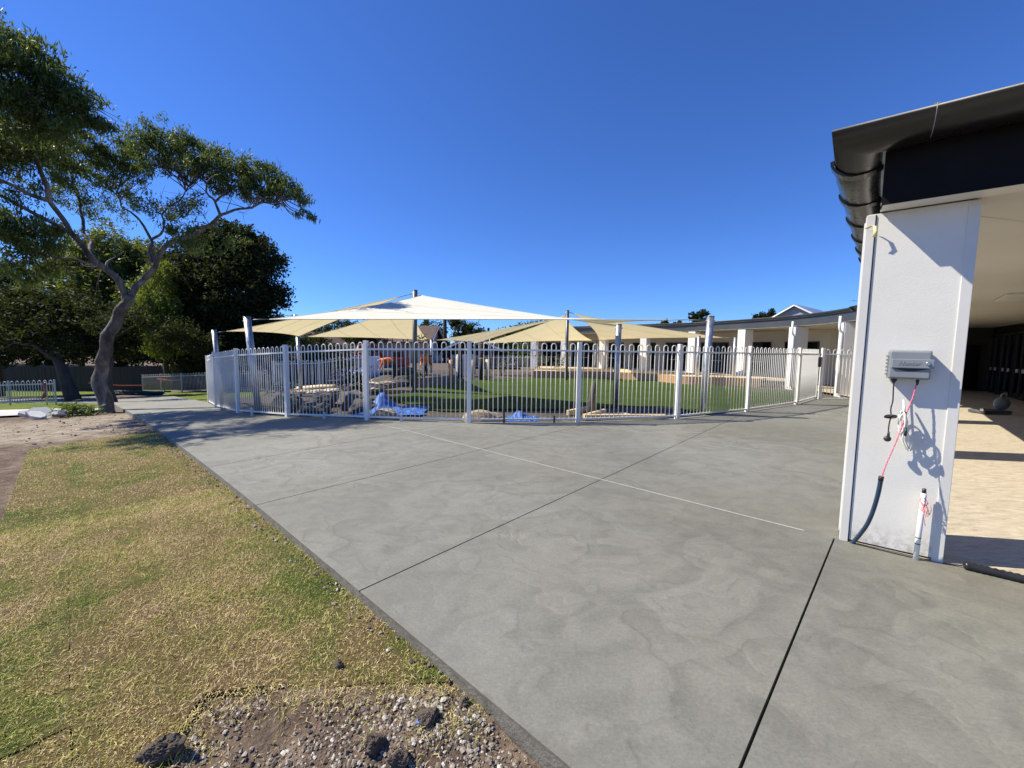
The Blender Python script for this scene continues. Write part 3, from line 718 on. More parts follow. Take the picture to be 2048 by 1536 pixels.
# fascia, soffit, roof along the curve and along the street end; the eave rises a little towards the back
FC = cp + AN * .20 + A1 * .06
eave = [FC] + [outer[i] + ON[i] * .06 for i in range(1, len(outer))]
cEnd = FC + A1 * 9.0
path = [cEnd] + eave
def zz(i): return .14 * min(1, max(0, i - 1) / 20)
B0 = (eave[2] - eave[0]).normalized(); BN = Vector((-B0.y, B0.x))
pn = [AN * 1.28, AN * 1.28 + BN * 1.3] + [-ON[i] * (1.3 if i < 14 else 1.0) for i in range(1, len(outer))]
def sweep(prof, pts, nrm, smooth=False, closed=False, zs=None):
    mb = MB(); k = len(prof); vs = []
    for m_, (p, n) in enumerate(zip(pts, nrm)):
        for o_, z in prof: q = p + n * o_; vs.append((q.x, q.y, z + (zs[m_] if zs else 0)))
    fs = []
    for i in range(len(pts) - 1):
        for j in range(k if closed else k - 1):
            j2 = (j + 1) % k; fs.append((i * k + j, (i + 1) * k + j, (i + 1) * k + j2, i * k + j2))
    if closed: fs += [tuple(range(k - 1, -1, -1)), tuple((len(pts) - 1) * k + j for j in range(k))]
    return mb.add(vs, fs, smooth)
ZS = [zz(i) for i in range(len(path))]; NEAR = 12
fas = [(.0, 2.645), (.0, 3.02), (-.03, 3.02), (-.03, 2.645)]
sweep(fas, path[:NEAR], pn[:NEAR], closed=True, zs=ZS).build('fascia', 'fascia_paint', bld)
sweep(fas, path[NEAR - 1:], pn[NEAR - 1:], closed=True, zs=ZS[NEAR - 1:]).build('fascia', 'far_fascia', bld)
gp = [(.238, 3.145), (.250, 3.138), (.248, 3.115), (.240, 3.08), (.222, 3.03), (.185, 2.975), (.135, 2.945), (.08, 2.945), (.035, 2.965), (.004, 3.0)]
gp = [(o_, 3.145 - (3.145 - z) * .74) for o_, z in gp]
gin = [(o_ - .004 if o_ > .1 else o_, z + .006) for o_, z in gp[::-1]]
NG = 21
gut = sweep(gp + gin, path[:NG], pn[:NG], True, closed=True, zs=ZS).build('gutter', 'gutter_metal', bld)
gf_ = [(o_ * .55, 3.14 + (z - 3.14) * .62) for o_, z in gp + gin]
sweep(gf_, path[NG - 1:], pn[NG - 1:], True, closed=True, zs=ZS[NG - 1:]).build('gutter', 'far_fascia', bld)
# overlapping joints of the gutter, showing as bands
gbig = [(o_ + (.012 if o_ > .05 else 0), z - (.012 if z < 3.13 else 0)) for o_, z in gp] + gp[::-1]
acc = 0.0; nextb = .28
for i in range(1, NG - 1):
    a, b = path[i], path[i + 1]; L_ = (b - a).length
    while nextb < acc + L_:
        u = (nextb - acc) / L_; u2 = min(1.0, u + (.11 / L_)); q = [a.lerp(b, u), a.lerp(b, u2)]
        qn = [BN * 1.3] * 2 if i == 1 else [pn[i].lerp(pn[i + 1], u), pn[i].lerp(pn[i + 1], u2)]
        sweep(gbig, q, qn, False, closed=True, zs=[ZS[i] + (ZS[i + 1] - ZS[i]) * u] * 2).build('bracket', 'gutter_metal', gut); nextb += .93
    acc += L_
# a dribble of pale sealant hanging from the street gutter
pA = FC + A1 * .20
MB().tube([(*(pA + AN * .324), 3.137), (*(pA + AN * .323), 3.10), (*(pA + AN * .298), 3.052), (*(pA + AN * .250), 3.008), (*(pA + AN * .19), 2.983)], [.004, .0025, .002, .002, .0015], 6).build('sealant_run', 'plastic_grey', gut)
MB().box((*(pA + AN * .323), 3.137), (.03, .006, .008), ((A1.x, A1.y, 0), (AN.x, AN.y, 0))).build('sealant_dab', 'plastic_grey', gut)
# soffit and roof: strips between eave and inner wall
IN = [(10.5, 4.8), (13.1, 8.0), (15.7, 11.2), (18.3, 14.38), (20.9, 17.56), (16.0, 20.3), (15.0, 22.4), (13.2, 25.0), (10.9, 27.6), (8.4, 29.8), (5.3, 31.8), (2.2, 32.9)]
inner = [Vector(IN[i // 5]).lerp(Vector(IN[min(i // 5 + 1, 11)]), (i % 5) / 5) for i in range(len(outer))]
def strip_between(A_, B_, za, zb, name, mat, thick=.02):
    mb = MB(); n = len(A_); Z_ = [zz(i + 1) for i in range(n)]
    vs = [(p.x, p.y, za + z) for p, z in zip(A_, Z_)] + [(p.x, p.y, zb + z) for p, z in zip(B_, Z_)] + [(p.x, p.y, za + thick + z) for p, z in zip(A_, Z_)] + [(p.x, p.y, zb + thick + z) for p, z in zip(B_, Z_)]
    fs = []
    for i in range(n - 1):
        fs += [(i, i + 1, n + i + 1, n + i)[::-1], (2 * n + i, 2 * n + i + 1, 3 * n + i + 1, 3 * n + i), (i, 2 * n + i, 2 * n + i + 1, i + 1), (n + i, n + i + 1, 3 * n + i + 1, 3 * n + i)]
    return mb.add(vs, fs).build(name, mat, bld)
strip_between(eave, inner, 2.65, 2.65, 'soffit', 'soffit')
far_in = [outer[i] + ON[i] * (width_at(i) + 3.5) for i in range(len(outer))]
strip_between([eave[i] - ON[i] * .03 for i in range(len(outer))], far_in, 3.03, 3.22, 'roof', 'roof_metal', .06)
# street end of the verandah
ie = [(FC.x, FC.y), (cEnd.x, cEnd.y), tuple(inner[0] + A1 * 1.2), tuple(inner[0])]
MB().prism([(p[0] + .03 * -AN.x, p[1] + .03 * -AN.y) for p in ie], 2.652, 2.67).build('soffit', 'soffit', bld)
MB().prism(ie, 3.035, 3.10).build('roof', 'roof_metal', bld)
# pale metal trim under the street fascia and panel joints in the soffit
MB().box((*(FC + A1 * 4.5 - AN * .09), 2.6465), (8.98, .17, .006), ((A1.x, A1.y, 0), (AN.x, AN.y, 0))).build('soffit_trim', 'bead_white', bld)
for i in range(1, 16, 3):
    a, b = outer[i] + ON[i] * .7, inner[i]
    mbj = MB(); t = (b - a).normalized(); n = Vector((-t.y, t.x)) * .004; z = 2.648 + zz(i + 1)
    mbj.add([(*(a - n), z), (*(b - n), z), (*(b + n), z), (*(a + n), z)], [(0, 1, 2, 3)]).build('soffit_joint', 'shade_wall', bld)
# verandah light
c_ = Vector((9.45, 7.70)); tdir = (outer[6] - outer[2]).normalized()
MB().box((c_.x, c_.y, 2.665), (1.2, .30, .045), ((tdir.x, tdir.y, 0), (-tdir.y, tdir.x, 0))).build('ceiling_light', 'bead_white', bld, .01)

# inner walls with dark glazing
def wall_run(pts, z1, mat, name='wall', th=.15, z0=-.02):
    nn = normals(pts); mb = MB(); k = len(pts)
    q = [(p.x, p.y) for p in pts] + [(p.x + n.x * th, p.y + n.y * th) for p, n in zip(pts[::-1], nn[::-1])]
    vs = [(x, y, z0) for x, y in q] + [(x, y, z1) for x, y in q]; m = len(q); fs = []
    for i in range(k - 1):
        j = m - 1 - i
        fs += [(i, i + 1, m + i + 1, m + i), (j, m + j, m + j - 1, j - 1), (m + i, m + i + 1, m + j - 1, m + j)]
    fs += [(0, m, m + m - 1, m - 1), (k - 1, k, m + k, m + k - 1)]
    return mb.add(vs, fs).build(name, mat, bld)
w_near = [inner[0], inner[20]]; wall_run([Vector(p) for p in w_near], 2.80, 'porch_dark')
wall_run([inner[20], inner[22]], 2.82, 'porch_end')
cin = [inner[22]] + [inner[i] for i in range(25, len(inner), 5)]
wall_run(cin, 2.83, 'cream_wall')
wall_run([inner[-1], outer[-1] + ON[-1] * .8], 2.83, 'cream_wall')
def window(a, b, z0, z1, parent, mull=1, rail=None, depth=.03, frame='window_frame'):
    """glazed opening standing just proud of the wall line a-b"""
    t = (b - a).normalized(); n = Vector((-t.y, t.x)); Lw = (b - a).length; ax = ((t.x, t.y, 0), (n.x, n.y, 0)); c = (a + b) / 2 + n * depth
    f = MB()
    for u in [-Lw / 2 + .03, Lw / 2 - .03] + [Lw * (k / (mull + 1) - .5) for k in range(1, mull + 1)]:
        q = c + t * u; f.box((q.x, q.y, (z0 + z1) / 2), (.06, .06, z1 - z0), ax)
    for z in [z0 + .03, z1 - .03]: f.box((c.x, c.y, z), (Lw - .125, .056, .06), ax)
    win = f.build('window', frame, parent)
    q = c - n * .012; MB().box((q.x, q.y, (z0 + z1) / 2), (Lw - .1, .012, z1 - z0 - .1), ax).build('pane', 'glass_dark', win)
    if rail: q = c + n * .035; MB().box((q.x, q.y, rail), (Lw * .55, .02, .05), ax).build('rail', 'bead_white', win)
    return win
a, b = w_near[0], w_near[1]; t = (b - a).normalized(); L_ = (b - a).length
# near wing: full-height dark joinery with a row of pale stickers
nb = 10
for k in range(nb):
    p, q = a + t * (L_ * k / nb + .08), a + t * (L_ * (k + 1) / nb - .08)
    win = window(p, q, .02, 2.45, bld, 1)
    n = Vector((-t.y, t.x))
    for f_ in (.28, .72):
        s_ = p.lerp(q, f_) + n * .05
        MB().box((s_.x, s_.y, 1.03), (.26, .006, .13), ((t.x, t.y, 0), (n.x, n.y, 0))).build('sticker', 'shade_wall', win)
# doors in the return wall at the end of the wing
t2 = (inner[22] - inner[20]).normalized()
window(inner[20] + t2 * .25, inner[20] + t2 * 1.15, .0, 2.1, bld, 0)
t2 = (inner[25] - inner[22]).normalized()
window(inner[22] + t2 * 1.2, inner[22] + t2 * 2.1, .0, 2.1, bld, 0)
# curved part: one glazed bay between columns
tot = [0]
for p, q in zip(cin[:-1], cin[1:]): tot.append(tot[-1] + (q - p).length)
def along(s_):
    for i in range(len(cin) - 1):
        if s_ <= tot[i + 1]: return cin[i].lerp(cin[i + 1], (s_ - tot[i]) / (tot[i + 1] - tot[i]))
    return cin[-1]
T0 = tot[1] + .1; bay = (tot[-1] - T0) / 8
for k in range(8):
    a, b = along(T0 + k * bay + .35), along(T0 + (k + 1) * bay - .35)
    window(a, b, .05 if k < 2 else .35, 2.2, bld, 2, 1.05)
# downpipes with swan-neck offsets
for i in (4, 5):
    c = Vector(COLS[i]); n = -Vector((ON[i * 5].x, ON[i * 5].y)); t = Vector((-n.y, n.x)); q = c - t * .05; o1 = q + n * .16; o2 = q + n * .06
    MB().tube([(o1.x, o1.y, 3.0), (o1.x, o1.y, 2.55), (*(o1.lerp(o2, .25)), 2.45), (*(o1.lerp(o2, .8)), 2.40), (*o2, 2.32), (*o2, .05)], .045, 10).build('downpipe', 'pvc_white', bld)
# plinth strip of the verandah and its raw floor
pf = [tuple(outer[i] + ON[i] * .02) for i in range(0, len(outer))]
mbf = MB(); ring_o = [cp + A1 * .02] + outer[1:27]; ring_i = [cp + A1 * 9.5] + inner[1:27]
vs = [(p.x, p.y, .004) for p in ring_o] + [(p.x, p.y, .004) for p in ring_i]; n = len(ring_o)
mbf.add(vs, [(i, n + i, n + i + 1, i + 1) for i in range(n - 1)])
tag(mbf.build('verandah_floor', 'screed_buff'), kind='structure')
# raised timber deck at the back, in front of the far columns
dk = [(1.2, 22.75), (3.54, 22.95), (5.3, 22.85), (6.75, 22.2), (7.75, 20.95), (8.35, 19.75), (9.4, 19.3), (10.6, 19.0), (11.6, 18.6)]
dkc = [Vector((p.x, p.y)) for p in catmull([V3(p, 0) for p in dk], 6)]
deck = thing('timber_deck', (6, 23, 0), 'raised timber deck with vertical boards along the back of the lawn', 'deck')
back = [Vector((p.x, p.y)) for p in [outer[i] for i in range(len(outer) - 1, 24, -1)]]
MB().prism([tuple(p) for p in dkc] + [(12.3, 19.4)] + [tuple(p + Vector((.25, .4))) for p in back[::-1]], .25, .37).build('deck_top', 'timber_pale', deck)
acc = 0; bw = .14; me_b = MB().box((0, 0, .18), (bw - .012, .03, .40)).mesh('board'); me_b.materials.append(MAT['timber_new'])
step = 0
for a, b in zip(dkc[:-1], dkc[1:]):
    L_ = (b - a).length; n = max(1, round(L_ / bw)); t = (b - a) / L_
    for k in range(n):
        p = a + t * (L_ * (k + .5) / n)
        link('board', me_b, None, deck, at=(p.x, p.y, random.uniform(-.01, .01)), rot=(0, 0, math.atan2(t.y, t.x)), scale=(L_ / n / bw, 1, 1))
# roof-top pieces
t_ = thing('roof_vent_unit', (22, 26.5, 3.6), 'dark box shaped cooling unit on the building roof', 'cooler')
MB().box((22, 26.5, 4.05), (1.0, .8, .55)).build('casing', 'dark_steel', t_, .03); MB().box((22, 26.5, 3.68), (.7, .6, .25)).build('base', 'dark_steel', t_)
t_ = thing('tv_antenna', (23.2, 27.0, 3.6), 'thin television antenna above the curved roof', 'antenna')
MB().tube([(23.2, 27, 3.6), (23.2, 27, 5.15)], .016, 6).build('mast', 'dark_steel', t_)
m = MB().tube([(22.5, 27, 5.1), (24.1, 27, 5.15)], .012, 5)
for k in range(6): m.tube([(22.55 + k * .28, 26.8, 5.11), (22.55 + k * .28, 27.2, 5.11)], .008, 5)
m.build('boom', 'dark_steel', t_)

# ------------------------------------------------------------------ things on and beside the near column
ctl = thing('irrigation_controller', onface(.305, 1.48, 0), 'grey plastic irrigation control box with key lock on the near column', 'control box')
MB().box(onface(.306, 1.478, .045), (.232, .084, .215), AX).build('case', 'plastic_grey', ctl, .012)
MB().box(onface(.306, 1.478, .093), (.222, .016, .200), AX).build('door', 'plastic_grey', ctl, .008)
band = MB().box(onface(.318, 1.487, .106), (.226, .020, .066), AX).build('band', 'plastic_grey', ctl, .004)
# hollow finger grip below the band: a curved dark lip
gv_ = []; n = 14
m = MB()
for k in range(n + 1):
    u = k / n; wv = .215 + .19 * u; dz = .022 * math.sin(math.pi * u)
    gv_ += [onface(wv, 1.452, .1018), onface(wv, 1.452 - dz, .1018)]
m.add(gv_, [(2 * k, 2 * k + 2, 2 * k + 3, 2 * k + 1) for k in range(n)]).build('finger_grip', 'plastic_black', ctl)
lk = MB().lathe(onface(.398, 1.49, .115), [(.0001, 0), (.013, 0), (.013, .006), (.009, .008), (.0001, .008)], 16, (AN.x, AN.y, 0)).build('lock', 'chrome', ctl)
MB().box(onface(.399, 1.487, .127), (.006, .012, .022), AX).build('key', 'chrome', lk)
for k in range(6): MB().box(onface(.184, 1.405 + k * .027, .06), (.014, .04, .013), AX).build('hinge_tooth', 'plastic_grey', ctl)
# raised maker's lettering
tc = bpy.data.curves.new('lettering', 'FONT'); tc.body = 'Hunter'; tc.size = .040; tc.extrude = .0016; tc.align_x = 'CENTER'; tc.align_y = 'CENTER'; tc.shear = .35; tc.offset = .0006
tob = bpy.data.objects.new('tmp', tc); col.objects.link(tob); bpy.context.view_layer.update()
tme = bpy.data.meshes.new_from_object(tob.evaluated_get(bpy.context.evaluated_depsgraph_get())); bpy.data.objects.remove(tob)
M_ = Matrix(((A1.x, 0, AN.x, 0), (A1.y, 0, AN.y, 0), (0, 1, 0, 0), (0, 0, 0, 1))); M_.translation = onface(.298, 1.488, .1165)
tme.transform(M_); tme.materials.clear(); link('lettering', tme, 'plastic_grey', band)
MB().lathe(onface(.232, 1.372, .06), [(.018, 0), (.018, -.012), (.009, -.03), (.006, -.034)], 12).build('cable_gland', 'plastic_black', ctl)
MB().lathe(onface(.36, 1.372, .06), [(.010, 0), (.010, -.02), (.006, -.045)], 10).build('cable_gland', 'plastic_black', ctl)

pc = thing('hanging_power_lead', onface(.232, 1.34, .06), 'black power cord with a bundled loop and round plug hanging down', 'cord')
pts = [(.232, 1.34, .06), (.234, 1.27, .062), (.236, 1.20, .066), (.228, 1.14, .075), (.232, 1.085, .08), (.226, 1.03, .085), (.224, .98, .09), (.226, .945, .092)]
MB().tube([p for p in catmull([onface(a, b, c) for a, b, c in pts], 6)], .0042, 8).build('cable', 'plastic_black', pc)
m = MB()
for k in range(5):
    ph = k * .9; m.tube([onface(.222 + (.026 + .004 * (k % 3)) * math.cos(u) + .003 * k, 1.078 + (.007 + .003 * (k % 2)) * math.sin(u) + .006 * math.cos(u) + .006 * math.sin(ph), .085 + .008 * math.sin(u * 2 + ph)) for u in [i * math.pi / 8 for i in range(17)]], .004, 6)
m.build('bundle', 'plastic_black', pc)
pl = MB().lathe(onface(.226, .945, .092), [(.006, .02), (.008, 0), (.010, -.02), (.012, -.03)], 12).build('plug_neck', 'plastic_black', pc)
MB().lathe(onface(.222, .905, .082), [(.001, -.001), (.018, 0), (.022, .006), (.022, .020), (.017, .028), (.001, .028)], 18, (AN.x * .8, AN.y * .8, .2)).build('plug', 'plastic_black', pc)

wc = thing('signal_cable', onface(.36, 1.33, .06), 'thin pink and red cable running from the control box into the conduit', 'cable')
pts = [(.36, 1.345, .05), (.355, 1.32, .052), (.342, 1.235, .07), (.306, 1.083, .10), (.277, .952, .14), (.24, .822, .19), (.212, .731, .23), (.191, .63, .26)]
cpts = catmull([onface(a, b, c) for a, b, c in pts], 6)
MB().tube(cpts, .0042, 7).build('core', 'cable_pink', wc)
# wrapped twisted pair: a second strand winding round it
h_ = []
for i in range(len(cpts) * 4 - 4):
    k = i / 4; a = cpts[int(k)].lerp(cpts[min(int(k) + 1, len(cpts) - 1)], k - int(k)); ph = i * .9
    h_.append(a + Vector((A1.x, A1.y, 0)) * .0042 * math.cos(ph) + Vector((AN.x, AN.y, 0)) * .0042 * math.sin(ph))
MB().tube(h_, .0018, 5).build('strand', 'ribbon_pink', wc)

wh = thing('coiled_white_cable', onface(.30, 1.14, .06), 'bundle of coiled white cable tied with black tape hanging on the column', 'cable')
def skein(name, cw, cz, co, hw, hz, n, tilt, r_, seed):
    g = random.Random(seed)
    for k in range(n):
        a_, b_, ph, dx = hw * g.uniform(.5, 1.3), hz * g.uniform(.75, 1.15), g.uniform(-.25, .25), g.uniform(-.008, .008)
        pts = []
        for i in range(25):
            u = i * 2 * math.pi / 24; x = a_ * math.cos(u); z = b_ * math.sin(u) + .006 * math.sin(3 * u + k)
            pts.append(onface(cw + dx + x + z * (tilt + ph * .4), cz + z, co + .012 * k - .006 * n + .018 * math.sin(u + ph * 6)))
        MB().tube(pts, r_, 7, cap=False).build(name, 'cable_white', wh)
skein('loop', .300, 1.045, .075, .020, .075, 6, -.10, .0052, 1)
skein('loop', .336, .90, .08, .018, .066, 6, -.28, .0050, 2)
MB().lathe(onface(.302, 1.115, .085), [(.013, -.010), (.016, -.006), (.016, .006), (.013, .010)], 12).build('tape', 'plastic_black', wh)
MB().tube([onface(.312, 1.01, .125), onface(.315, .975, .128), onface(.312, .95, .128)], [.008, .009, .010], 10).build('tape', 'plastic_black', wh)
MB().tube([onface(.298, 1.21, .04), onface(.300, 1.15, .075), onface(.30, 1.10, .09)], [.005, .008, .010], 8).build('tail', 'cable_white', wh)

cdt = thing('blue_conduit', onface(.075, 0, .02), 'short dark blue flexible conduit curving out of the slab at the column', 'conduit')
pts = [(.070, -.03, .015), (.082, .007, .022), (.116, .104, .07), (.149, .222, .13), (.170, .36, .19), (.184, .516, .24), (.190, .646, .26)]
cpts = catmull([onface(a, b, c) for a, b, c in pts], 6)
MB().tube(cpts, .0145, 12).build('pipe', 'conduit_blue', cdt)
MB().tube(cpts[-3:], .0158, 12).build('rim', 'plastic_black', cdt)

wp = thing('pipe_stub', onface(.445, 0, .05), 'white capped pipe stub with pink ribbon standing before the column', 'pipe')
b0, b1 = onface(.445, -.02, .055), onface(.455, .52, .05)
MB().tube([b0, b0.lerp(b1, .5), b1], .0165, 14).build('pipe', 'pvc_white', wp)
MB().tube([b1, b1 + Vector((0, 0, .035))], [.013, .011], 8).build('cap', 'plastic_black', wp)
for f_ in (.27, .36): MB().tube([b0.lerp(b1, f_ - .008), b0.lerp(b1, f_ + .008)], .0169, 14).build('band', 'dark_steel', wp)
m = MB()
for k in range(4):
    m.tube([onface(.452 + .022 * math.cos(u + k) + .008 * k, .44 + .05 * math.sin(u) - .012 * k, .07 + .012 * math.sin(u * 2 + k)) for u in [i * .45 for i in range(15)]], .0022, 5)
m.tube([onface(.462, .42, .08), onface(.472, .37, .085), onface(.464, .33, .08), onface(.474, .28, .08)], .0022, 5)
m.build('ribbon', 'ribbon_pink', wp)

yt = thing('yellow_tape_tab', onface(.03, 2.5, .01), 'scrap of yellow tape stuck near the top of the column', 'tape')
m = MB(); q = [(-.004, 2.535, .012), (.02, 2.548, .03), (.045, 2.54, .05), (.05, 2.50, .062), (.046, 2.455, .052)]
vs = []
for a_, b_, c_2 in q: vs += [onface(a_ - .010, b_, c_2), onface(a_ + .014, b_ - .006, c_2 + .004)]
m.add(vs, [(2 * i, 2 * i + 1, 2 * i + 3, 2 * i + 2) for i in range(4)], True); o = m.build('tape', 'tape_yellow', yt)
sm = o.modifiers.new('thickness', 'SOLIDIFY'); sm.thickness = .001

# corrugated drain pipe lying along the verandah edge
dp = thing('drain_pipe', (3.55, 2.55, 0), 'black ribbed drain pipe lying along the verandah edge', 'pipe')
a, b = cp + A1 * .70 + AN * .02, cp + A1 * 3.2 + AN * .09; m = MB(); pts = []; rad = []
for k in range(150):
    p = a.lerp(b, k / 149); pts.append((p.x, p.y, .03)); rad.append(.024 + .006 * (k % 2))
m.tube(pts, rad, 8); m.build('ribs', 'plastic_black', dp)

# ------------------------------------------------------------------ loop-top fences and gate
def loop_mesh(name, height, wdt, r, seg=6, arc=8):
    pts = [(-wdt / 2, 0, 0), (-wdt / 2, 0, height * .5), (-wdt / 2, 0, height - wdt / 2)]
    pts += [(-wdt / 2 * math.cos(math.pi * k / arc), 0, height - wdt / 2 + wdt / 2 * math.sin(math.pi * k / arc)) for k in range(1, arc)]
    pts += [(wdt / 2, 0, height - wdt / 2), (wdt / 2, 0, height * .5), (wdt / 2, 0, 0)]
    return MB().tube(pts, r, seg).mesh(name)
LOOPS = {}
def panel(parent, a, b, height, nloops, name='panel', mat='fence_paint', r=.0100, gapb=.055, lead=.045, rail=.036, raild=.15):
    """one panel: two rails joined as a frame, with the hairpin pickets as its pieces"""
    a, b = Vector(a), Vector(b); d = (b - a).normalized(); Lp = (b - a).length - 2 * lead; pitch = Lp / nloops; za, zb = hs(*a), hs(*b)
    X = (d.x, d.y, (zb - za) / (b - a).length); X = tuple(Vector(X).normalized()); Y = (-d.y, d.x, 0); m = (a + b) / 2; zm = (za + zb) / 2
    fr = MB().box((m.x, m.y, zm + height - raild), (Lp + lead * .9, rail, rail), (X, Y)).build(name, mat, parent)
    MB().box((m.x, m.y, zm + gapb + rail / 2), (Lp + lead * .9, rail, rail), (X, Y)).build('bottom_rail', mat, fr)
    key = (height, r, mat)
    if key not in LOOPS: LOOPS[key] = loop_mesh('picket_loop', height - gapb - .01, .105, r); LOOPS[key].materials.append(MAT[mat])
    for k in range(nloops):
        s_ = lead + pitch * (k + .5); p = a + d * s_; z = za + (zb - za) * s_ / (b - a).length
        link('picket_loop', LOOPS[key], None, fr, at=(p.x, p.y, z + gapb + .01), rot=(0, 0, math.atan2(d.y, d.x)), scale=(pitch / .21, 1, 1))
    return fr
def post(parent, p, height, w_=.075, mat='fence_paint', ang=0):
    z = hs(*p); c, s_ = math.cos(ang), math.sin(ang)
    m = MB().box((p[0], p[1], z + height / 2 - .05), (w_, w_, height + .1), ((c, s_, 0), (-s_, c, 0)))
    return m.build('post', mat, parent, .004)
fence = thing('loop_top_fence', (0, 8.4, 0), 'curved white loop topped metal fence round the playground', 'fence')
HF = 1.70
for i, p in enumerate(FENCE):
    q0 = Vector(FENCE[max(i - 1, 0)]); q1 = Vector(FENCE[min(i + 1, len(FENCE) - 1)]); t = (q1 - q0)
    post(fence, p, HF + .035, .085, ang=math.atan2(t.y, t.x))
for a, b in zip(FENCE[:-1], FENCE[1:]): panel(fence, a, b, HF, 11 if math.dist(a, b) < 2.75 else 13)
# short stakes still standing at the foot of the fence
for (x, y), h_, w_ in (((-6.55, 9.98), .20, .045), ((-4.25, 8.98), .16, .05), ((-2.35, 8.42), .17, .055), ((-.16, 8.40), .30, .035), ((.92, 8.52), .15, .03)):
    st = thing('timber_stake', (x, y, hs(x, y)), {(-6.55): 'small grey stake by the fence below the left sail post', (-4.25): 'short stake at the fence before the dark rock bed', (-2.35): 'short stake at the fence in front of the blue tarp', (-.16): 'dark stake beside the long boulder at the fence', .92: 'thin dark stake at the fence right of the small blue tarp'}[x], 'stake')
    MB().box((x, y, hs(x, y) + h_ / 2 - .05), (w_, .03, h_ + .1)).build('shaft', 'timber_dark' if x > -1 else 'rubble_concrete', st)

gate = thing('playground_gate', (*FENCE[-1], 0), 'white loop topped gate standing between fence and building with lock box', 'gate')
ga, gb = Vector(FENCE[-1]) + Vector((.09, .07)), Vector(GATE_END)
gf = panel(gate, ga, gb, HF, 13, 'gate_frame', lead=.03)
gd = (gb - ga).normalized()
for q in (ga + gd * .02, gb - gd * .02): MB().box((q.x, q.y, .80), (.05, .05, 1.5), ((gd.x, gd.y, 0), (-gd.y, gd.x, 0))).build('stile', 'fence_paint', gate, .003)
lkp = gb - gd * .05 + Vector((gd.y, -gd.x)) * .05
MB().box((lkp.x, lkp.y, 1.28), (.12, .07, .34), ((gd.x, gd.y, 0), (-gd.y, gd.x, 0))).build('lock_box', 'plastic_black', gate, .01)
MB().tube([(lkp.x, lkp.y, 1.45), (lkp.x + .01, lkp.y - .02, 1.53), (lkp.x + .04, lkp.y, 1.56)], .012, 8).build('latch', 'plastic_black', gate)
side = thing('side_fence', (10.8, 13.7, 0), 'short white loop topped fence between the gate and the building', 'fence')
sa, sb = Vector(GATE_END) + Vector((.14, .0)), Vector((12.1, 13.35))
post(side, tuple(sa), HF + .06, .085); post(side, tuple(sb), HF + .06, .085); panel(side, sa, sb, HF, 7)

# low fences further off
f2 = thing('boundary_fence', (-23, 27, -1.6), 'loop topped fence darkened for shade at the far end of the path', 'fence')
bp = [(-26.9, 29.0), (-24.4, 27.7), (-21.9, 26.4), (-19.3, 25.2), (-16.9, 24.3), (-14.5, 23.6)]
for p in bp: post(f2, p, 1.25, .06, 'fence_shaded')
for a, b in zip(bp[:-1], bp[1:]): panel(f2, a, b, 1.2, 9, r=.012, rail=.04, mat='fence_shaded')
f3 = thing('verge_fence', (-22, 17.5, -1.1), 'low white loop topped fence across the verge by the road', 'fence')
bp = [(-31, 19.3), (-28.3, 18.9), (-25.6, 18.5), (-22.9, 18.1), (-20.4, 17.75)]
for p in bp: post(f3, p, 1.05, .05, 'fence_shaded')
for a, b in zip(bp[:-1], bp[1:]): panel(f3, a, b, 1.02, 8, r=.012, rail=.05, raild=.16, mat='fence_shaded')
f4 = thing('inner_fence', (-11, 23, -.9), 'white loop topped fence at the back left of the playground', 'fence')
bp = [(-13.6, 22.8), (-11.2, 23.2), (-8.8, 23.6)]
for p in bp: post(f4, p, 1.72, .08)
for a, b in zip(bp[:-1], bp[1:]): panel(f4, a, b, 1.68, 10, r=.011)
f5 = thing('back_fence', (0, 33, 0), 'low pale fence behind the playground before the hedge', 'fence')
bp = [(-5.2, 34.5), (-2.6, 34.5), (0, 34.4), (2.4, 34.2)]
for p in bp: post(f5, p, 1.1, .08)
for a, b in zip(bp[:-1], bp[1:]): panel(f5, a, b, 1.05, 9, r=.013)

# tall timber paling fence in the shade of the trees
pf_ = thing('paling_fence', (-36, 33, -2), 'tall dark timber paling fence behind the trees on the left', 'fence')
pb = MB().box((0, 0, 1.0), (.135, .02, 2.0)).mesh('paling'); pb.materials.append(MAT['timber_dark'])
a, b = Vector((-46, 32.5)), Vector((-15.5, 33.5)); n = 210; t = (b - a).normalized()
for k in range(n):
    p = a.lerp(b, (k + .5) / n); link('paling', pb, None, pf_, at=(p.x, p.y + random.uniform(-.012, .012), hs(p.x, p.y) - .05 + random.uniform(-.03, .03)), rot=(0, 0, math.atan2(t.y, t.x)), scale=(1.06, 1, 1))
for z in (.4, 1.6):
    MB().box((*((a + b) / 2 + Vector((0, .06))), -1.9 + z), ((b - a).length, .05, .08), ((t.x, t.y, 0), (-t.y, t.x, 0))).build('rail', 'timber_dark', pf_)

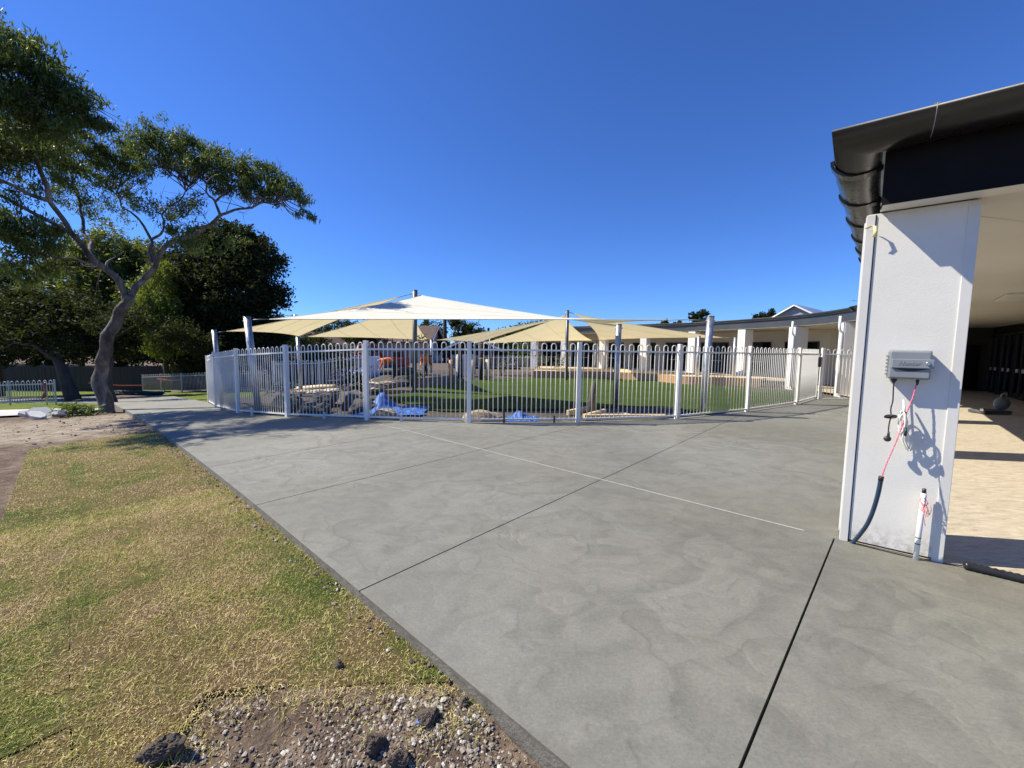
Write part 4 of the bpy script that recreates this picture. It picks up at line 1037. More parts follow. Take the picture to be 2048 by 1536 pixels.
# ------------------------------------------------------------------ shade sails and their posts
SP = {'A': ((-10.38, 14.2, -.6), (-10.53, 14.2, 2.12), .075, 'leaning steel sail post at the far left end of the fence'),
      'B': ((-6.70, 10.5, -.3), (-6.91, 10.5, 2.31), .085, 'thick leaning steel sail post behind the left fence panels'),
      'C': ((-3.48, 14.2, -.1), (-3.43, 14.2, 3.58), .08, 'tallest steel post holding the peak of the white sail'),
      'D': ((2.87, 21.2, -.1), (2.86, 21.2, 3.65), .085, 'tall dark steel post in the middle of the lawn holding two cream sails'),
      'E': ((2.87, 11.0, -.1), (2.89, 11.0, 2.28), .08, 'short steel sail post standing at the rubber paving'),
      'F': ((4.77, 9.9, -.1), (4.84, 9.9, 2.43), .085, 'bright galvanised sail post just behind the right fence panels'),
      'G': ((-5.33, 26.4, -.1), (-5.32, 26.4, 2.15), .09, 'grey green sail post behind the young tree'),
      'H': ((9.26, 20.0, -.1), (9.25, 20.0, 2.36), .075, 'thin sail post at the deck edge, left of the pair'),
      'I': ((11.23, 20.3, -.1), (11.23, 20.3, 2.32), .075, 'thin sail post at the deck edge, right of the pair'),
      'J': ((-9.3, 17.5, -.6), (-9.35, 17.5, 2.0), .07, 'low sail post in the back left of the playground'),
      'K': ((-2.45, 26, -.1), (-2.45, 26, 1.9), .07, 'low sail post hidden behind the middle fence post'),
      'L': ((5.84, 28.5, 0), (5.94, 28.5, 2.3), .06, 'pale leaning pole by the far columns')}
for k, (p0, p1, r, lab) in SP.items():
    o = thing('sail_post', p0, lab, 'post', 'steel posts of the shade sails')
    MB().tube([p0, p1], r, 20).build('shaft', 'dark_steel' if k in 'CD' else 'galvanised', o)
    MB().tube([Vector(p1), Vector(p1) + Vector((0, 0, .012))], r + .006, 20).build('cap', 'dark_steel' if k in 'CD' else 'galvanised', o)
    e = Vector(p1) - Vector((0, 0, .1)); MB().tube([e + Vector((-r - .03, 0, 0)), e + Vector((r + .03, 0, 0))], .012, 8).build('eye_bolt', 'galvanised', o)
def sail(corners, label, curve=.16, n=22, mat='shade_cloth'):
    P_ = [Vector(c) for c in corners]; cen = sum(P_, Vector()) / len(P_); hw = []
    # pull corners a little off their posts, with hardware in between
    Q_ = [p.lerp(cen, .05 + .22 / (p - cen).length) for p in P_]
    o = thing('shade_sail', tuple(cen), label, 'shade sail', 'shade sails over the playground')
    vs, fs = [], []
    if len(Q_) == 3:
        idx = {}
        for i in range(n + 1):
            for j in range(n + 1 - i):
                b = (i / n, j / n, 1 - (i + j) / n); p = sum((Q_[k] * b[k] for k in range(3)), Vector())
                for k in range(3):
                    bi, bj, bk = b[(k + 1) % 3], b[(k + 2) % 3], b[k]
                    p = p + (cen - (Q_[(k + 1) % 3] + Q_[(k + 2) % 3]) / 2) * (4 * bi * bj * (1 - bk) * curve)
                idx[i, j] = len(vs); vs.append(p)
        for i in range(n):
            for j in range(n - i):
                fs.append((idx[i, j], idx[i + 1, j], idx[i, j + 1]))
                if i + j < n - 1: fs.append((idx[i + 1, j], idx[i + 1, j + 1], idx[i, j + 1]))
        rim = [[vs[idx[i, 0]] for i in range(n + 1)], [vs[idx[0, j]] for j in range(n + 1)], [vs[idx[i, n - i]] for i in range(n + 1)]]
    else:
        cv = curve if isinstance(curve, (list, tuple)) else [curve] * 4
        for i in range(n + 1):
            for j in range(n + 1):
                s_, t = i / n, j / n; p = Q_[0] * (1 - s_) * (1 - t) + Q_[1] * s_ * (1 - t) + Q_[2] * s_ * t + Q_[3] * (1 - s_) * t
                a = 4 * s_ * (1 - s_); b = 4 * t * (1 - t)
                p = p + (cen - (Q_[0] + Q_[1]) / 2) * a * (1 - t) ** 2 * cv[0] + (cen - (Q_[2] + Q_[3]) / 2) * a * t ** 2 * cv[2] + (cen - (Q_[0] + Q_[3]) / 2) * b * (1 - s_) ** 2 * cv[3] + (cen - (Q_[1] + Q_[2]) / 2) * b * s_ ** 2 * cv[1]
                vs.append(p)
        fs = [(i * (n + 1) + j, (i + 1) * (n + 1) + j, (i + 1) * (n + 1) + j + 1, i * (n + 1) + j + 1) for i in range(n) for j in range(n)]
        rim = [[vs[i * (n + 1)] for i in range(n + 1)], [vs[n * (n + 1) + j] for j in range(n + 1)], [vs[i * (n + 1) + n] for i in range(n + 1)], [vs[j] for j in range(n + 1)]]
    MB().add(vs, fs, True).build('cloth', mat, o)
    m = MB()
    for r_ in rim: m.tube(r_, .011, 5)
    m.build('edge_hem', mat, o)
    seams = []
    if len(Q_) == 3:
        for i in (n // 4, n // 2, 3 * n // 4): seams.append([vs[idx[i, j]] for j in range(n + 1 - i)])
    else:
        for i in (n // 3, 2 * n // 3): seams.append([vs[i * (n + 1) + j] for j in range(n + 1)])
    for s_ in seams: MB().tube(s_, .007, 5).build('seam', mat, o)
    for p, q in zip(P_, Q_): MB().tube([p, p.lerp(q, .5), q], [.010, .016, .010], 6).build('turnbuckle', 'dark_steel', o)
    return o
def top(k, dz=.1): p = Vector(SP[k][1]); return (p.x, p.y, p.z - dz)
sail([top('B', .07), top('C', .12), top('E', .03), top('F', .10)], 'large sunlit white shade sail in front, peaked at the tall post', [.10, .12, .10, .05], mat='shade_cloth_white')
sail([top('A', .1), top('C', .08), top('J', .05)], 'cream shade sail at far left, dappled by tree shadow', .14)
sail([top('J', .04), top('C', .3), top('G', .08)], 'cream shade sail hanging left of the tall post', .12)
sail([top('G', .06), top('D', .3), top('K', .05)], 'narrow cream shade sail between the grey green post and the middle', .14)
sail([top('K', .04), top('D', .1), top('L', .04)], 'tent shaped cream shade sail in front of the far columns', .12)
sail([top('L', .02), top('D', .06), top('I', .04)], 'long cream shade sail reaching right towards the deck posts', .13)

# ------------------------------------------------------------------ playground things
def rock(name, at, size, mat, label, cat, seed, rough=.35, flat=1.0, rz=0, sub=3, group=None, cuts=0):
    o = link(name, rock_mesh(name, seed, rough, sub, flat, cuts), mat, at=at, rot=(0, 0, rz), scale=size); return tag(o, label, cat, group)
rock('boulder', (-.62, 8.74, .04), (.46, .18, .19), 'sandstone', 'long tan boulder lying behind the fence beside the small tarp', 'boulder', 3, .22)
rock('boulder', (-2.85, 8.95, .02), (.28, .17, .16), 'sandstone', 'pinkish boulder behind the fence before the large tarp', 'boulder', 5, .25)
for k, (x, y, s_, lab) in enumerate([(-5.9, 10.4, .42, 'shaded boulder beside the thick leaning post'), (-5.0, 10.1, .36, 'rounded boulder in the shaded rock bed, nearest the fence'), (-4.4, 10.9, .50, 'large shaded boulder in the middle of the rock bed'), (-3.75, 10.0, .34, 'shaded boulder just left of the large blue tarp'), (-5.4, 11.6, .45, 'shaded boulder at the back of the rock bed'), (-6.6, 11.9, .40, 'shaded boulder by the white flowering shrub')]):
    rock('boulder', (x, y, hs(x, y) + s_ * .25), (s_, s_ * .8, s_ * .7), 'boulder_shaded', lab, 'boulder', 10 + k, .4, rz=k)
# sandstone creek edging
cr = [(-9.0, 17.2), (-8.2, 17.0), (-7.4, 16.4), (-6.7, 16.3), (-6.0, 15.6), (-5.4, 15.1), (-4.9, 14.5), (-6.6, 17.4), (-5.8, 17.2), (-5.2, 16.6), (-4.7, 17.4), (-6.2, 18.6), (-5.0, 18.8)]
CRL = ['sandstone slab at the far left end of the dry creek', 'pale sandstone slab, second from the left end of the creek', 'pale sandstone slab, third from the left end of the creek', 'tan sandstone slab in the middle of the front creek row', 'pale sandstone slab left of the large blue tarp', 'pale sandstone slab directly behind the large blue tarp', 'tan sandstone slab nearest the lawn and the tall post', 'pale sandstone slab at the left of the back creek row', 'pale sandstone slab in the back row below the bending worker', 'tan sandstone slab in the back row near the tall post', 'pale sandstone slab under the low planting', 'pale sandstone slab closest to the bending worker', 'tan sandstone slab beside the young tree']
for k, (x, y) in enumerate(cr):
    rock('flagstone', (x, y, hs(x, y) + .16), (.48, .30, .15), 'sandstone_pale' if k % 3 else 'sandstone', CRL[k], 'stone', 30 + k, .25, .7, rz=k * .8, group='sandstone slabs of the dry creek')
lw = link('landscape_log', MB().tube([(-9.9, 18.2, -.35), (-8.5, 17.7, -.2), (-7.2, 17.2, -.12)], [.10, .11, .09], 10).mesh('landscape_log'), 'timber_pale'); tag(lw, 'pale timber log lying at the top of the rock bed', 'log')
# crumpled blue tarpaulins
def tarp(cx, cy, wx, wy, hgt, seed, label, peak):
    n = 46; vs = []
    for j in range(n + 1):
        for i in range(n + 1):
            u, v_ = i / n * 2 - 1, j / n * 2 - 1; e = max(abs(u), abs(v_))
            x = cx + wx * u * (1 + .18 * noise.noise((v_ * 2, seed, 1))) + .06 * noise.noise((u * 5, v_ * 5, seed)); y = cy + wy * v_ * (1 + .2 * noise.noise((u * 2, seed, 4)))
            bump_ = hgt * math.exp(-((u - peak[0]) ** 2 / .12 + (v_ - peak[1]) ** 2 / .25))
            cr_ = .10 * abs(noise.noise((u * 3.2, v_ * 3.2, seed))) + .05 * abs(noise.noise((u * 8, v_ * 8, seed + 2)))
            vs.append((x, y, hs(x, y) - .02 + (bump_ + cr_) * (1 - .75 * e ** 4) + .02))
    me = fast_mesh('tarpaulin', np.array(vs), np.array([(j * (n + 1) + i, j * (n + 1) + i + 1, (j + 1) * (n + 1) + i + 1, (j + 1) * (n + 1) + i) for j in range(n) for i in range(n)]), True)
    return tag(link('tarpaulin', me, 'tarp_blue'), label, 'tarpaulin')
tarp(-2.95, 10.0, .80, .75, .42, 3.0, 'large crumpled blue tarpaulin heaped behind the fence', (-.55, .4))
tarp(.25, 8.95, .36, .34, .16, 8.0, 'small crumpled blue tarpaulin beside the long boulder', (-.2, .2))
# timber edged sand box with a leaning post
sb_ = thing('timber_edging', (2.1, 9.3, 0), 'new pale timber edging framing the dark rubber paving', 'edging')
for (a, b) in (((1.62, 9.0), (3.6, 9.2)), ((1.62, 9.0), (2.35, 9.95)), ((1.35, 9.6), (2.0, 10.4))):
    a, b = Vector(a), Vector(b); t = (b - a).normalized(); c = (a + b) / 2
    MB().box((c.x, c.y, .045), ((b - a).length - .06, .09, .13), ((t.x, t.y, 0), (-t.y, t.x, 0))).build('sleeper', 'timber_pale', sb_, .006)
MB().box((2.35, 9.45, .02), (1.1, .5, .04), ((.98, .2, 0), (-.2, .98, 0))).build('sand_tray', 'sandstone_pale', sb_)
lp = thing('grey_post', (1.95, 9.75, 0), 'weathered grey timber post standing on the timber edging', 'post')
MB().tube([(1.95, 9.75, -.05), (1.98, 9.75, .45), (2.0, 9.75, .80)], [.10, .085, .06], 8).build('shaft', 'boulder_shaded', lp)
# upright timber poles of the climbing frame
for k, (x, y, h_, m_, lab) in enumerate([(-2.05, 20.5, 1.0, 'timber_pale', 'pale upright log nearest the middle fence post'), (-1.6, 20.4, 1.1, 'timber_dark', 'dark upright pole between two pale logs'), (-1.25, 20.5, 1.05, 'timber_pale', 'pale upright log right of the middle fence post'), (-1.75, 22.5, 1.9, 'timber_dark', 'tall dark pole of the climbing frame, right of the post'), (-2.9, 22.3, 1.9, 'timber_dark', 'tall dark pole of the climbing frame, left of the post'), (-3.3, 21.6, .95, 'timber_new', 'short brown upright log beside the young tree')]):
    o = thing('upright_log', (x, y, 0), lab, 'log'); MB().tube([(x, y, -.1), (x, y, h_)], [.13, .12], 12).build('shaft', m_, o); MB().tube([(x, y, h_), (x, y, h_ + .02)], [.12, .10], 12).build('top', 'timber_pale', o)
# bulk bag
bb = thing('bulk_bag', (-2.75, 23.5, 0), 'white woven bulk bag standing on the lawn beside the logs', 'bag')
mb = MB(); n = 10; vs = []
for j in range(9):
    z = j / 8; k_ = 1 + .10 * math.sin(z * math.pi)
    for i in range(24):
        a = i / 24 * 2 * math.pi; r = .5 * k_ / max(abs(math.cos(a)), abs(math.sin(a))) ** .75 * (1 + .04 * noise.noise((math.cos(a) * 2, math.sin(a) * 2, z * 3)))
        vs.append((-2.75 + r * math.cos(a), 23.5 + r * math.sin(a), z * 1.25))
mb.add(vs, [(j * 24 + i, j * 24 + (i + 1) % 24, (j + 1) * 24 + (i + 1) % 24, (j + 1) * 24 + i) for j in range(8) for i in range(24)], True).build('sack', 'bag_white', bb)
for sx in (-1, 1): MB().tube([(-2.75 + sx * .4, 23.2, 1.2), (-2.75 + sx * .3, 23.3, 1.45), (-2.75 + sx * .2, 23.6, 1.2)], .025, 6).build('lifting_loop', 'bag_white', bb)
# red panel leaning by the verandah (between posts at the right)
rp = thing('red_door', (12.6, 22.6, .3), 'dark red door panel behind the right pair of posts', 'door')
MB().box((12.55, 22.45, 1.35), (.9, .05, 2.1), ((.5, .866, 0), (-.866, .5, 0))).build('leaf', 'red_paint', rp)

# ------------------------------------------------------------------ people, excavator, van
def person(base, joints, radii, edges, mats, label):
    """one continuous skinned body; joints relative to base"""
    me = bpy.data.meshes.new('person'); me.from_pydata([Vector(base) + Vector(j) for j in joints], edges, [])
    o = bpy.data.objects.new('person', me); col.objects.link(o)
    o.modifiers.new('skin', 'SKIN'); sv = me.skin_vertices
    if not sv:
        bpy.context.view_layer.objects.active = o
    for i, r in enumerate(radii):
        me.skin_vertices[0].data[i].radius = r if isinstance(r, tuple) else (r, r)
    me.skin_vertices[0].data[0].use_root = True
    sb = o.modifiers.new('sub', 'SUBSURF'); sb.levels = 2; sb.render_levels = 2
    bpy.context.view_layer.update()
    em = bpy.data.meshes.new_from_object(o.evaluated_get(bpy.context.evaluated_depsgraph_get())); bpy.data.objects.remove(o)
    em.name = 'person'; em.materials.clear()
    for m in mats[0]: em.materials.append(MAT[m])
    for p in em.polygons:
        p.use_smooth = True; p.material_index = mats[1](p.center - Vector(base))
    po = link('person', em, None); tag(po, label, 'person'); return po
# worker bending forward, seen from the side: head towards the left
J = [(.15, 0, .92), (-.10, 0, 1.08), (-.38, 0, 1.10), (-.50, 0, 1.06), (-.62, 0, 1.0), (-.72, 0, .95),
     (.22, .10, .55), (.14, .10, .08), (-.02, .10, .03), (.22, -.10, .55), (.18, -.10, .08), (.02, -.10, .03),
     (-.36, .19, 1.02), (-.44, .22, .75), (-.56, .20, .52), (-.62, .19, .44), (-.36, -.19, 1.02), (-.46, -.22, .75), (-.58, -.2, .52), (-.64, -.19, .44)]
Rr = [(.16, .14), (.15, .14), (.17, .13), .075, (.11, .10), (.085, .085), (.085, .085), .05, .04, .085, .05, .04, .07, .05, .04, .04, .07, .05, .04, .04]
Ed = [(0, 1), (1, 2), (2, 3), (3, 4), (4, 5), (0, 6), (6, 7), (7, 8), (0, 9), (9, 10), (10, 11), (2, 12), (12, 13), (13, 14), (14, 15), (2, 16), (16, 17), (17, 18), (18, 19)]
def dress(c):
    if c.x < -.53 and c.z > .86: return 2 if c.z < 1.02 else 0
    if c.z < .62 and c.x < -.3: return 2
    if c.x > .02 and c.z < 1.0 or c.z < .5: return 1
    return 0
bx_, by_ = -6.55, 21.6
w1 = person((bx_, by_, hs(bx_, by_) - .02), J, Rr, Ed, (('hi_vis_orange', 'navy_cloth', 'skin'), dress), 'worker in an orange shirt and dark trousers bending over')
J2 = [(0, 0, .95), (0, .02, 1.2), (0, .03, 1.42), (0, .0, 1.52), (0, -.02, 1.62), (0, -.02, 1.72), (.10, 0, .5), (.10, .02, .08), (.10, -.12, .03), (-.10, 0, .5), (-.10, .02, .08), (-.10, -.12, .03),
      (.22, .02, 1.38), (.27, .02, 1.1), (.24, -.14, .9), (.23, -.2, .85), (-.22, .02, 1.38), (-.28, .02, 1.1), (-.22, -.16, .95), (-.2, -.22, .9)]
Rr2 = [(.16, .12), (.15, .12), (.17, .11), .06, (.09, .10), (.085, .09), (.085, .085), .05, .04, .085, .05, .04, .065, .048, .04, .04, .065, .048, .04, .04]
def dress2(c):
    if c.z > 1.47: return 2
    if c.z < .93 and abs(c.x) < .2: return 1
    if c.z < .96 and abs(c.x) > .17: return 2
    return 0
bx_, by_ = -5.05, 23.3
w2 = person((bx_, by_, -.30), J2, Rr2, Ed, (('hi_vis_orange', 'navy_cloth', 'skin'), dress2), 'standing worker in an orange shirt half hidden by the young tree')
tag(link('hard_hat', MB().lathe((bx_, by_ - .02, 1.38), [(.14, 0), (.125, .015), (.118, .06), (.085, .115), (.03, .135), (.001, .137)], 16).mesh('hard_hat'), 'van_white'), 'white hard hat worn by the standing worker', 'hat')
# mini excavator
ex = thing('mini_excavator', (-7.0, 24.6, -.3), 'red mini excavator with canopy parked behind the bending worker', 'excavator')
ez = hs(-7.0, 24.6) - .02
for sy in (-1, 1):
    MB().tube([(-7.8, 24.6 + sy * .55, ez + .22), (-6.2, 24.6 + sy * .55, ez + .22)], .22, 12).build('track', 'rubber_black', ex)
MB().box((-7.0, 24.6, ez + .42), (1.1, .9, .18)).build('undercarriage', 'dark_steel', ex, .02)
MB().prism([(-7.6, 24.05), (-6.5, 24.05), (-6.3, 24.6), (-6.5, 25.15), (-7.6, 25.15), (-7.75, 24.6)], ez + .55, ez + 1.05).build('body', 'red_paint', ex, .05)
for sx in (-7.5, -6.55):
    for sy in (24.1, 25.1): MB().box((sx, sy, ez + 1.65), (.06, .06, 1.25)).build('canopy_post', 'red_paint', ex, .01)
MB().box((-7.03, 24.6, ez + 2.3), (1.2, 1.25, .09)).build('canopy_roof', 'red_paint', ex, .03)
MB().box((-7.0, 24.6, ez + 1.25), (.5, .5, .4)).build('seat', 'rubber_black', ex, .05)
MB().tube([(-7.7, 24.4, ez + .8), (-8.5, 24.3, ez + 1.9), (-9.3, 24.2, ez + 1.7)], [.11, .12, .09], 8).build('boom', 'red_paint', ex)
MB().tube([(-9.25, 24.2, ez + 1.75), (-9.55, 24.15, ez + .7)], [.09, .07], 8).build('dipper_arm', 'red_paint', ex)
MB().prism([(-9.75, 24.0), (-9.35, 24.0), (-9.35, 24.35), (-9.75, 24.35)], ez + .30, ez + .72).build('bucket', 'dark_steel', ex, .04)
# white van facing us
vx, vy = -11.6, 31.0; vz = hs(vx, vy) - .05
van = thing('parked_van', (vx, vy, vz), 'white van parked beyond the playground fence, facing the camera', 'van')
prof = [(-2.1, .35), (-2.15, .75), (-1.95, 1.0), (-1.45, 1.12), (-.75, 1.85), (-.5, 1.92), (2.2, 1.92), (2.3, 1.7), (2.3, .35)]
vs = [(vx + sx * (.86 if z < 1.2 else .74), vy + y, vz + z) for sx in (-1, 1) for y, z in prof]; n = len(prof)
MB().add(vs, [tuple(range(n - 1, -1, -1)), tuple(range(n, 2 * n))] + [(i, (i + 1) % n, n + (i + 1) % n, n + i) for i in range(n)]).build('body', 'van_white', van, .05)
MB().add([(vx - .70, vy - 1.43, vz + 1.17), (vx + .70, vy - 1.43, vz + 1.17), (vx + .62, vy - .80, vz + 1.82), (vx - .62, vy - .80, vz + 1.82)], [(0, 1, 2, 3)]).build('windscreen', 'glass_blue', van).modifiers.new('t', 'SOLIDIFY').thickness = .05
for sx in (-1, 1):
    MB().box((vx + sx * .62, vy - 2.14, vz + .82), (.32, .08, .16)).build('headlight', 'chrome', van, .03)
    for yy in (-1.35, 1.4):
        wl = MB().lathe((vx + sx * .74, vy + yy, vz + .33), [(.18, -.02), (.33, -.02), (.33, .18), (.18, .18)], 20, (sx, 0, 0)).build('wheel', 'rubber_black', van); MB().lathe((vx + sx * .80, vy + yy, vz + .33), [(.01, 0), (.19, 0), (.17, .03), (.01, .04)], 16, (sx, 0, 0)).build('rim', 'chrome', wl)
    MB().box((vx + sx * .98, vy - 1.0, vz + 1.2), (.12, .1, .2)).build('mirror', 'plastic_black', van, .02)
MB().box((vx, vy - 2.17, vz + .62), (.9, .05, .14)).build('grille', 'plastic_black', van); MB().box((vx, vy - 2.16, vz + .42), (1.66, .1, .14)).build('bumper', 'plastic_grey', van, .03)
# saw left on the verandah floor
sw = thing('drop_saw', (13.1, 10.75, 0), 'grey drop saw standing on the verandah floor', 'saw')
MB().box((12.95, 10.75, .06), (.75, .4, .09)).build('base', 'dark_steel', sw, .02)
MB().lathe((13.25, 10.75, .28), [(.01, -.03), (.17, -.03), (.17, .03), (.01, .03)], 24, (.2, 1, 0)).build('blade_guard', 'plastic_grey', sw)
MB().tube([(13.3, 10.85, .30), (13.45, 10.9, .38)], [.09, .08], 14).build('motor', 'plastic_black', sw)
MB().tube([(13.25, 10.75, .38), (13.15, 10.7, .52), (13.3, 10.72, .58), (13.38, 10.75, .46)], .022, 8).build('handle', 'plastic_grey', sw)
MB().box((12.7, 10.6, .12), (.3, .08, .06)).build('fence', 'chrome', sw)

# ------------------------------------------------------------------ houses and poles beyond
def gable(name, cx, cy, z0, wx, wy, hw, hr, label, wall, roof, trim='white_paint', axis='y', wins=(), ang=0):
    """simple house; ridge runs along axis"""
    o = thing(name, (cx, cy, z0), label, 'house'); X, Y = (Vector((1, 0, 0)), Vector((0, 1, 0))) if axis == 'y' else (Vector((0, 1, 0)), Vector((-1, 0, 0)))
    if ang: X = Vector((math.cos(ang), math.sin(ang), 0)); Y = Vector((-math.sin(ang), math.cos(ang), 0))
    C = Vector((cx, cy, z0)); a, b = wx / 2, wy / 2
    pr = [(-a, 0), (a, 0), (a, hw), (0, hr - .12), (-a, hw)]
    vs = [C + X * p + Y * s_ * b + Vector((0, 0, z)) for s_ in (-1, 1) for p, z in pr]
    MB().add(vs, [(4, 3, 2, 1, 0)[::-1], (5, 6, 7, 8, 9)[::-1]] + [(i, (i + 1) % 5, 5 + (i + 1) % 5, 5 + i) for i in range(5)]).build('wall', wall, o)
    ov = .45; sl = (hr - hw) / a
    for s_ in (-1, 1):
        q = [C + X * s_ * (a + ov) + Y * t * (b + ov) + Vector((0, 0, hw - ov * sl + .02)) for t in (-1, 1)] + [C + Y * t * (b + ov) + Vector((0, 0, hr + .02)) for t in (1, -1)]
        u = [p + Vector((0, 0, .12)) for p in q]
        MB().add(q + u, [(0, 1, 2, 3), (4, 7, 6, 5), (0, 4, 5, 1), (1, 5, 6, 2), (2, 6, 7, 3), (3, 7, 4, 0)]).build('roof', roof, o)
        e0 = C + X * s_ * (a + ov) - Y * (b + ov + .03) + Vector((0, 0, hw - ov * sl - .02)); e1 = C - Y * (b + ov + .03) + Vector((0, 0, hr - .02))
        MB().tube([e0, e1], .10, 4, smooth=False).build('barge_board', trim, o)
    for (u, z, ww, hh) in wins:
        c = C + X * u - Y * (b + .03) + Vector((0, 0, z)); fr = MB().box(c, (ww, .06, hh), (X, Y)).build('window', trim, o)
        MB().box(c - Y * .04, (ww - .16, .03, hh - .16), (X, Y)).build('pane', 'glass_blue', fr)
    return o
gable('gabled_house', 41.5, 57, 0, 5.6, 10, 6.3, 7.95, 'pale grey gabled house rising behind the curved roof', 'grey_cladding', 'roof_metal', wins=((0, 6.4, .9, .6),), ang=R(-52))
gable('tiled_house', -15.0, 52, -1, 9, 10, 3.4, 5.4, 'brick house with brown tiled roof behind the middle trees', 'brick_pale', 'roof_tile', axis='x')
gable('tiled_house', -20.5, 42, -1.5, 8, 9, 2.6, 4.5, 'low brick house with brown tiled gable left of the van', 'brick_pale', 'roof_tile', wins=((1.5, 1.4, 1.2, 1.0),))
gable('weatherboard_house', -22.5, 38.0, -1.6, 6, 7, 2.2, 3.3, 'white weatherboard house with wide windows beyond the left fence', 'weatherboard', 'roof_tile', wins=((-1.5, 1.2, 1.6, 1.1), (.8, 1.2, 1.6, 1.1)))
gable('grey_shed', -3.4, 37, -.3, 4.2, 5, 2.0, 3.0, 'dark grey gabled shed with white barge boards behind the logs', 'porch_dark', 'far_fascia')
def pole(name, pts, r, label, arms=()):
    o = thing(name, pts[0], label, 'pole'); MB().tube(pts, [r, r * .75], 10).build('shaft', 'timber_dark' if name == 'power_pole' else 'galvanised', o)
    for a, b in arms: MB().tube([a, b], .05, 6).build('cross_arm', 'timber_dark', o)
    return o
pole('power_pole', [(-8.34, 50, -1.4), (-8.46, 50, 7.6)], .28, 'brown timber power pole between the far trees', [((-9.4, 50, 7.1), (-7.5, 50, 7.1))])
pole('light_pole', [(-32.57, 60, -2.5), (-32.42, 60, 6.4)], .12, 'thin grey light pole left of the sails', [((-32.9, 60, 6.3), (-31.9, 60, 6.3))])
lp_ = pole('camera_pole', [(-1.48, 30, -.1), (-1.75, 30, 2.9)], .05, 'thin blue white pole with a black head above the cream sails')
MB().box((-1.8, 30, 3.0), (.16, .2, .34)).build('head', 'plastic_black', lp_)
wr = MB()
for k, z in enumerate((6.2, 5.7)):
    wr.tube([(-32.4 - 40 * u, 60 - 4 * u, z + 2.2 * u - 1.6 * u * (1 - u)) for u in [i / 10 for i in range(11)]], .03, 5)
tag(link('power_line', wr.mesh('power_line'), 'dark_steel'), 'overhead wires crossing the sky left of the sails', 'wires')

# ------------------------------------------------------------------ trees and shrubs
def leaves(clumps, dens, length, width, droop, shell=.55, seed=1, flat=.8, tuft=26, spread=.15):
    """clumps: (x, y, z, r); many small pointed leaves spread through each clump in twig-sized tufts"""
    g = np.random.default_rng(seed); C = []
    for x, y, z, r in clumps:
        n = int(dens * r ** 2.2); nt = max(3, n // tuft)
        d = g.normal(size=(nt, 3)); d /= np.linalg.norm(d, axis=1)[:, None]
        rad = r * (shell + (1 - shell) * g.random(nt)) * g.uniform(.55, 1.12, nt)
        t = d * rad[:, None] * np.array([1.08, 1.08, flat]) + np.array([x, y, z])
        idx = g.integers(0, nt, n); C.append(t[idx] + g.normal(size=(n, 3)) * np.array([1, 1, .85]) * spread * (r ** .5))
    C = np.concatenate(C); n = len(C)
    a = g.uniform(0, 2 * np.pi, n); el = np.clip(g.normal(-droop, .55, n), -1.5, 1.3)
    ax = np.stack([np.cos(a) * np.cos(el), np.sin(a) * np.cos(el), np.sin(el)], 1)
    b = g.normal(size=(n, 3)); b -= ax * (b * ax).sum(1)[:, None]; b /= np.linalg.norm(b, axis=1)[:, None]
    L = (length * g.uniform(.6, 1.35, n))[:, None]; W = (width * g.uniform(.7, 1.3, n))[:, None]
    V = np.stack([C - ax * L * .5, C + b * W * .5 - ax * L * .08, C + ax * L * .5, C - b * W * .5 - ax * L * .08], 1).reshape(-1, 3)
    return fast_mesh('crown', V, np.arange(n * 4).reshape(-1, 4))
def branch(m, pts, r0, r1, seg=8, wob=.0):
    pts = catmull(pts, 4); n = len(pts)
    if wob: pts = [p + Vector((noise.noise(p * 1.9), noise.noise(p * 1.9 + Vector((5, 0, 0))), noise.noise(p * 1.9 + Vector((0, 7, 0))))) * wob for p in pts]
    m.tube(pts, [r0 + (r1 - r0) * (i / (n - 1)) ** .8 for i in range(n)], seg); return pts
def tree(name, base, label, trunk_mat, leaf_mat, trunks, clumps, dens, length, width, droop, seed, cat='tree', shell=.55, twigs=True, flat=.8, tuft=26, spread=.15, rugged=0, ntw=3):
    o = thing(name, base, label, cat); m = MB(); nodes = []
    for pts, r0, r1 in trunks: nodes += branch(m, pts, r0, r1, 18 if r0 > .2 else (10 if r0 > .08 else 7), .10 if r0 < .12 else (.12 if r0 < .2 else 0))
    if twigs:
        g = random.Random(seed)
        for c in clumps:
            cv = Vector(c[:3]); near = sorted(nodes, key=lambda p: (p - cv).length)[:3]
            for k in range(ntw):
                a = near[k % len(near)]; e = cv + Vector((g.uniform(-1, 1), g.uniform(-1, 1), g.uniform(-.5, .8))) * c[3] * .75
                mid = a.lerp(e, .5) + Vector((g.uniform(-.2, .2), g.uniform(-.2, .2), -.05))
                branch(m, [a, mid, e], .022, .005, 5, .06)
    if rugged:
        for i, v_ in enumerate(m.v):
            q = Vector(v_); k = rugged * (noise.noise(q * Vector((2.2, 2.2, .8))) if False else noise.noise((q.x * 2.6, q.y * 2.6, q.z * .9))) + rugged * .5 * noise.noise((q.x * 7, q.y * 7, q.z * 2.2))
            m.v[i] = (q.x + k, q.y + k * .6, q.z)
    m.build('trunk', trunk_mat, o); link('crown', leaves(clumps, dens, length, width, droop, shell, seed, flat, tuft, spread), leaf_mat, o)
    return o
trunk=[(-13.0,12.8,-0.75),(-13.16,12.8,0.0),(-13.23,12.8,0.66),(-13.0,12.8,1.46),(-12.59,12.8,2.26),(-12.32,12.8,2.78),(-12.18,12.8,3.15)]
limbL=[(-12.32,12.8,2.9),(-12.34,12.7,3.54),(-12.59,12.5,3.9),(-12.73,12.3,4.3),(-12.93,12.1,4.73),(-13.09,11.9,5.12),(-13.11,11.7,5.54),(-13.15,11.6,6.04),(-13.22,11.5,6.73),(-13.17,11.4,7.46),(-13.25,11.3,8.3)]
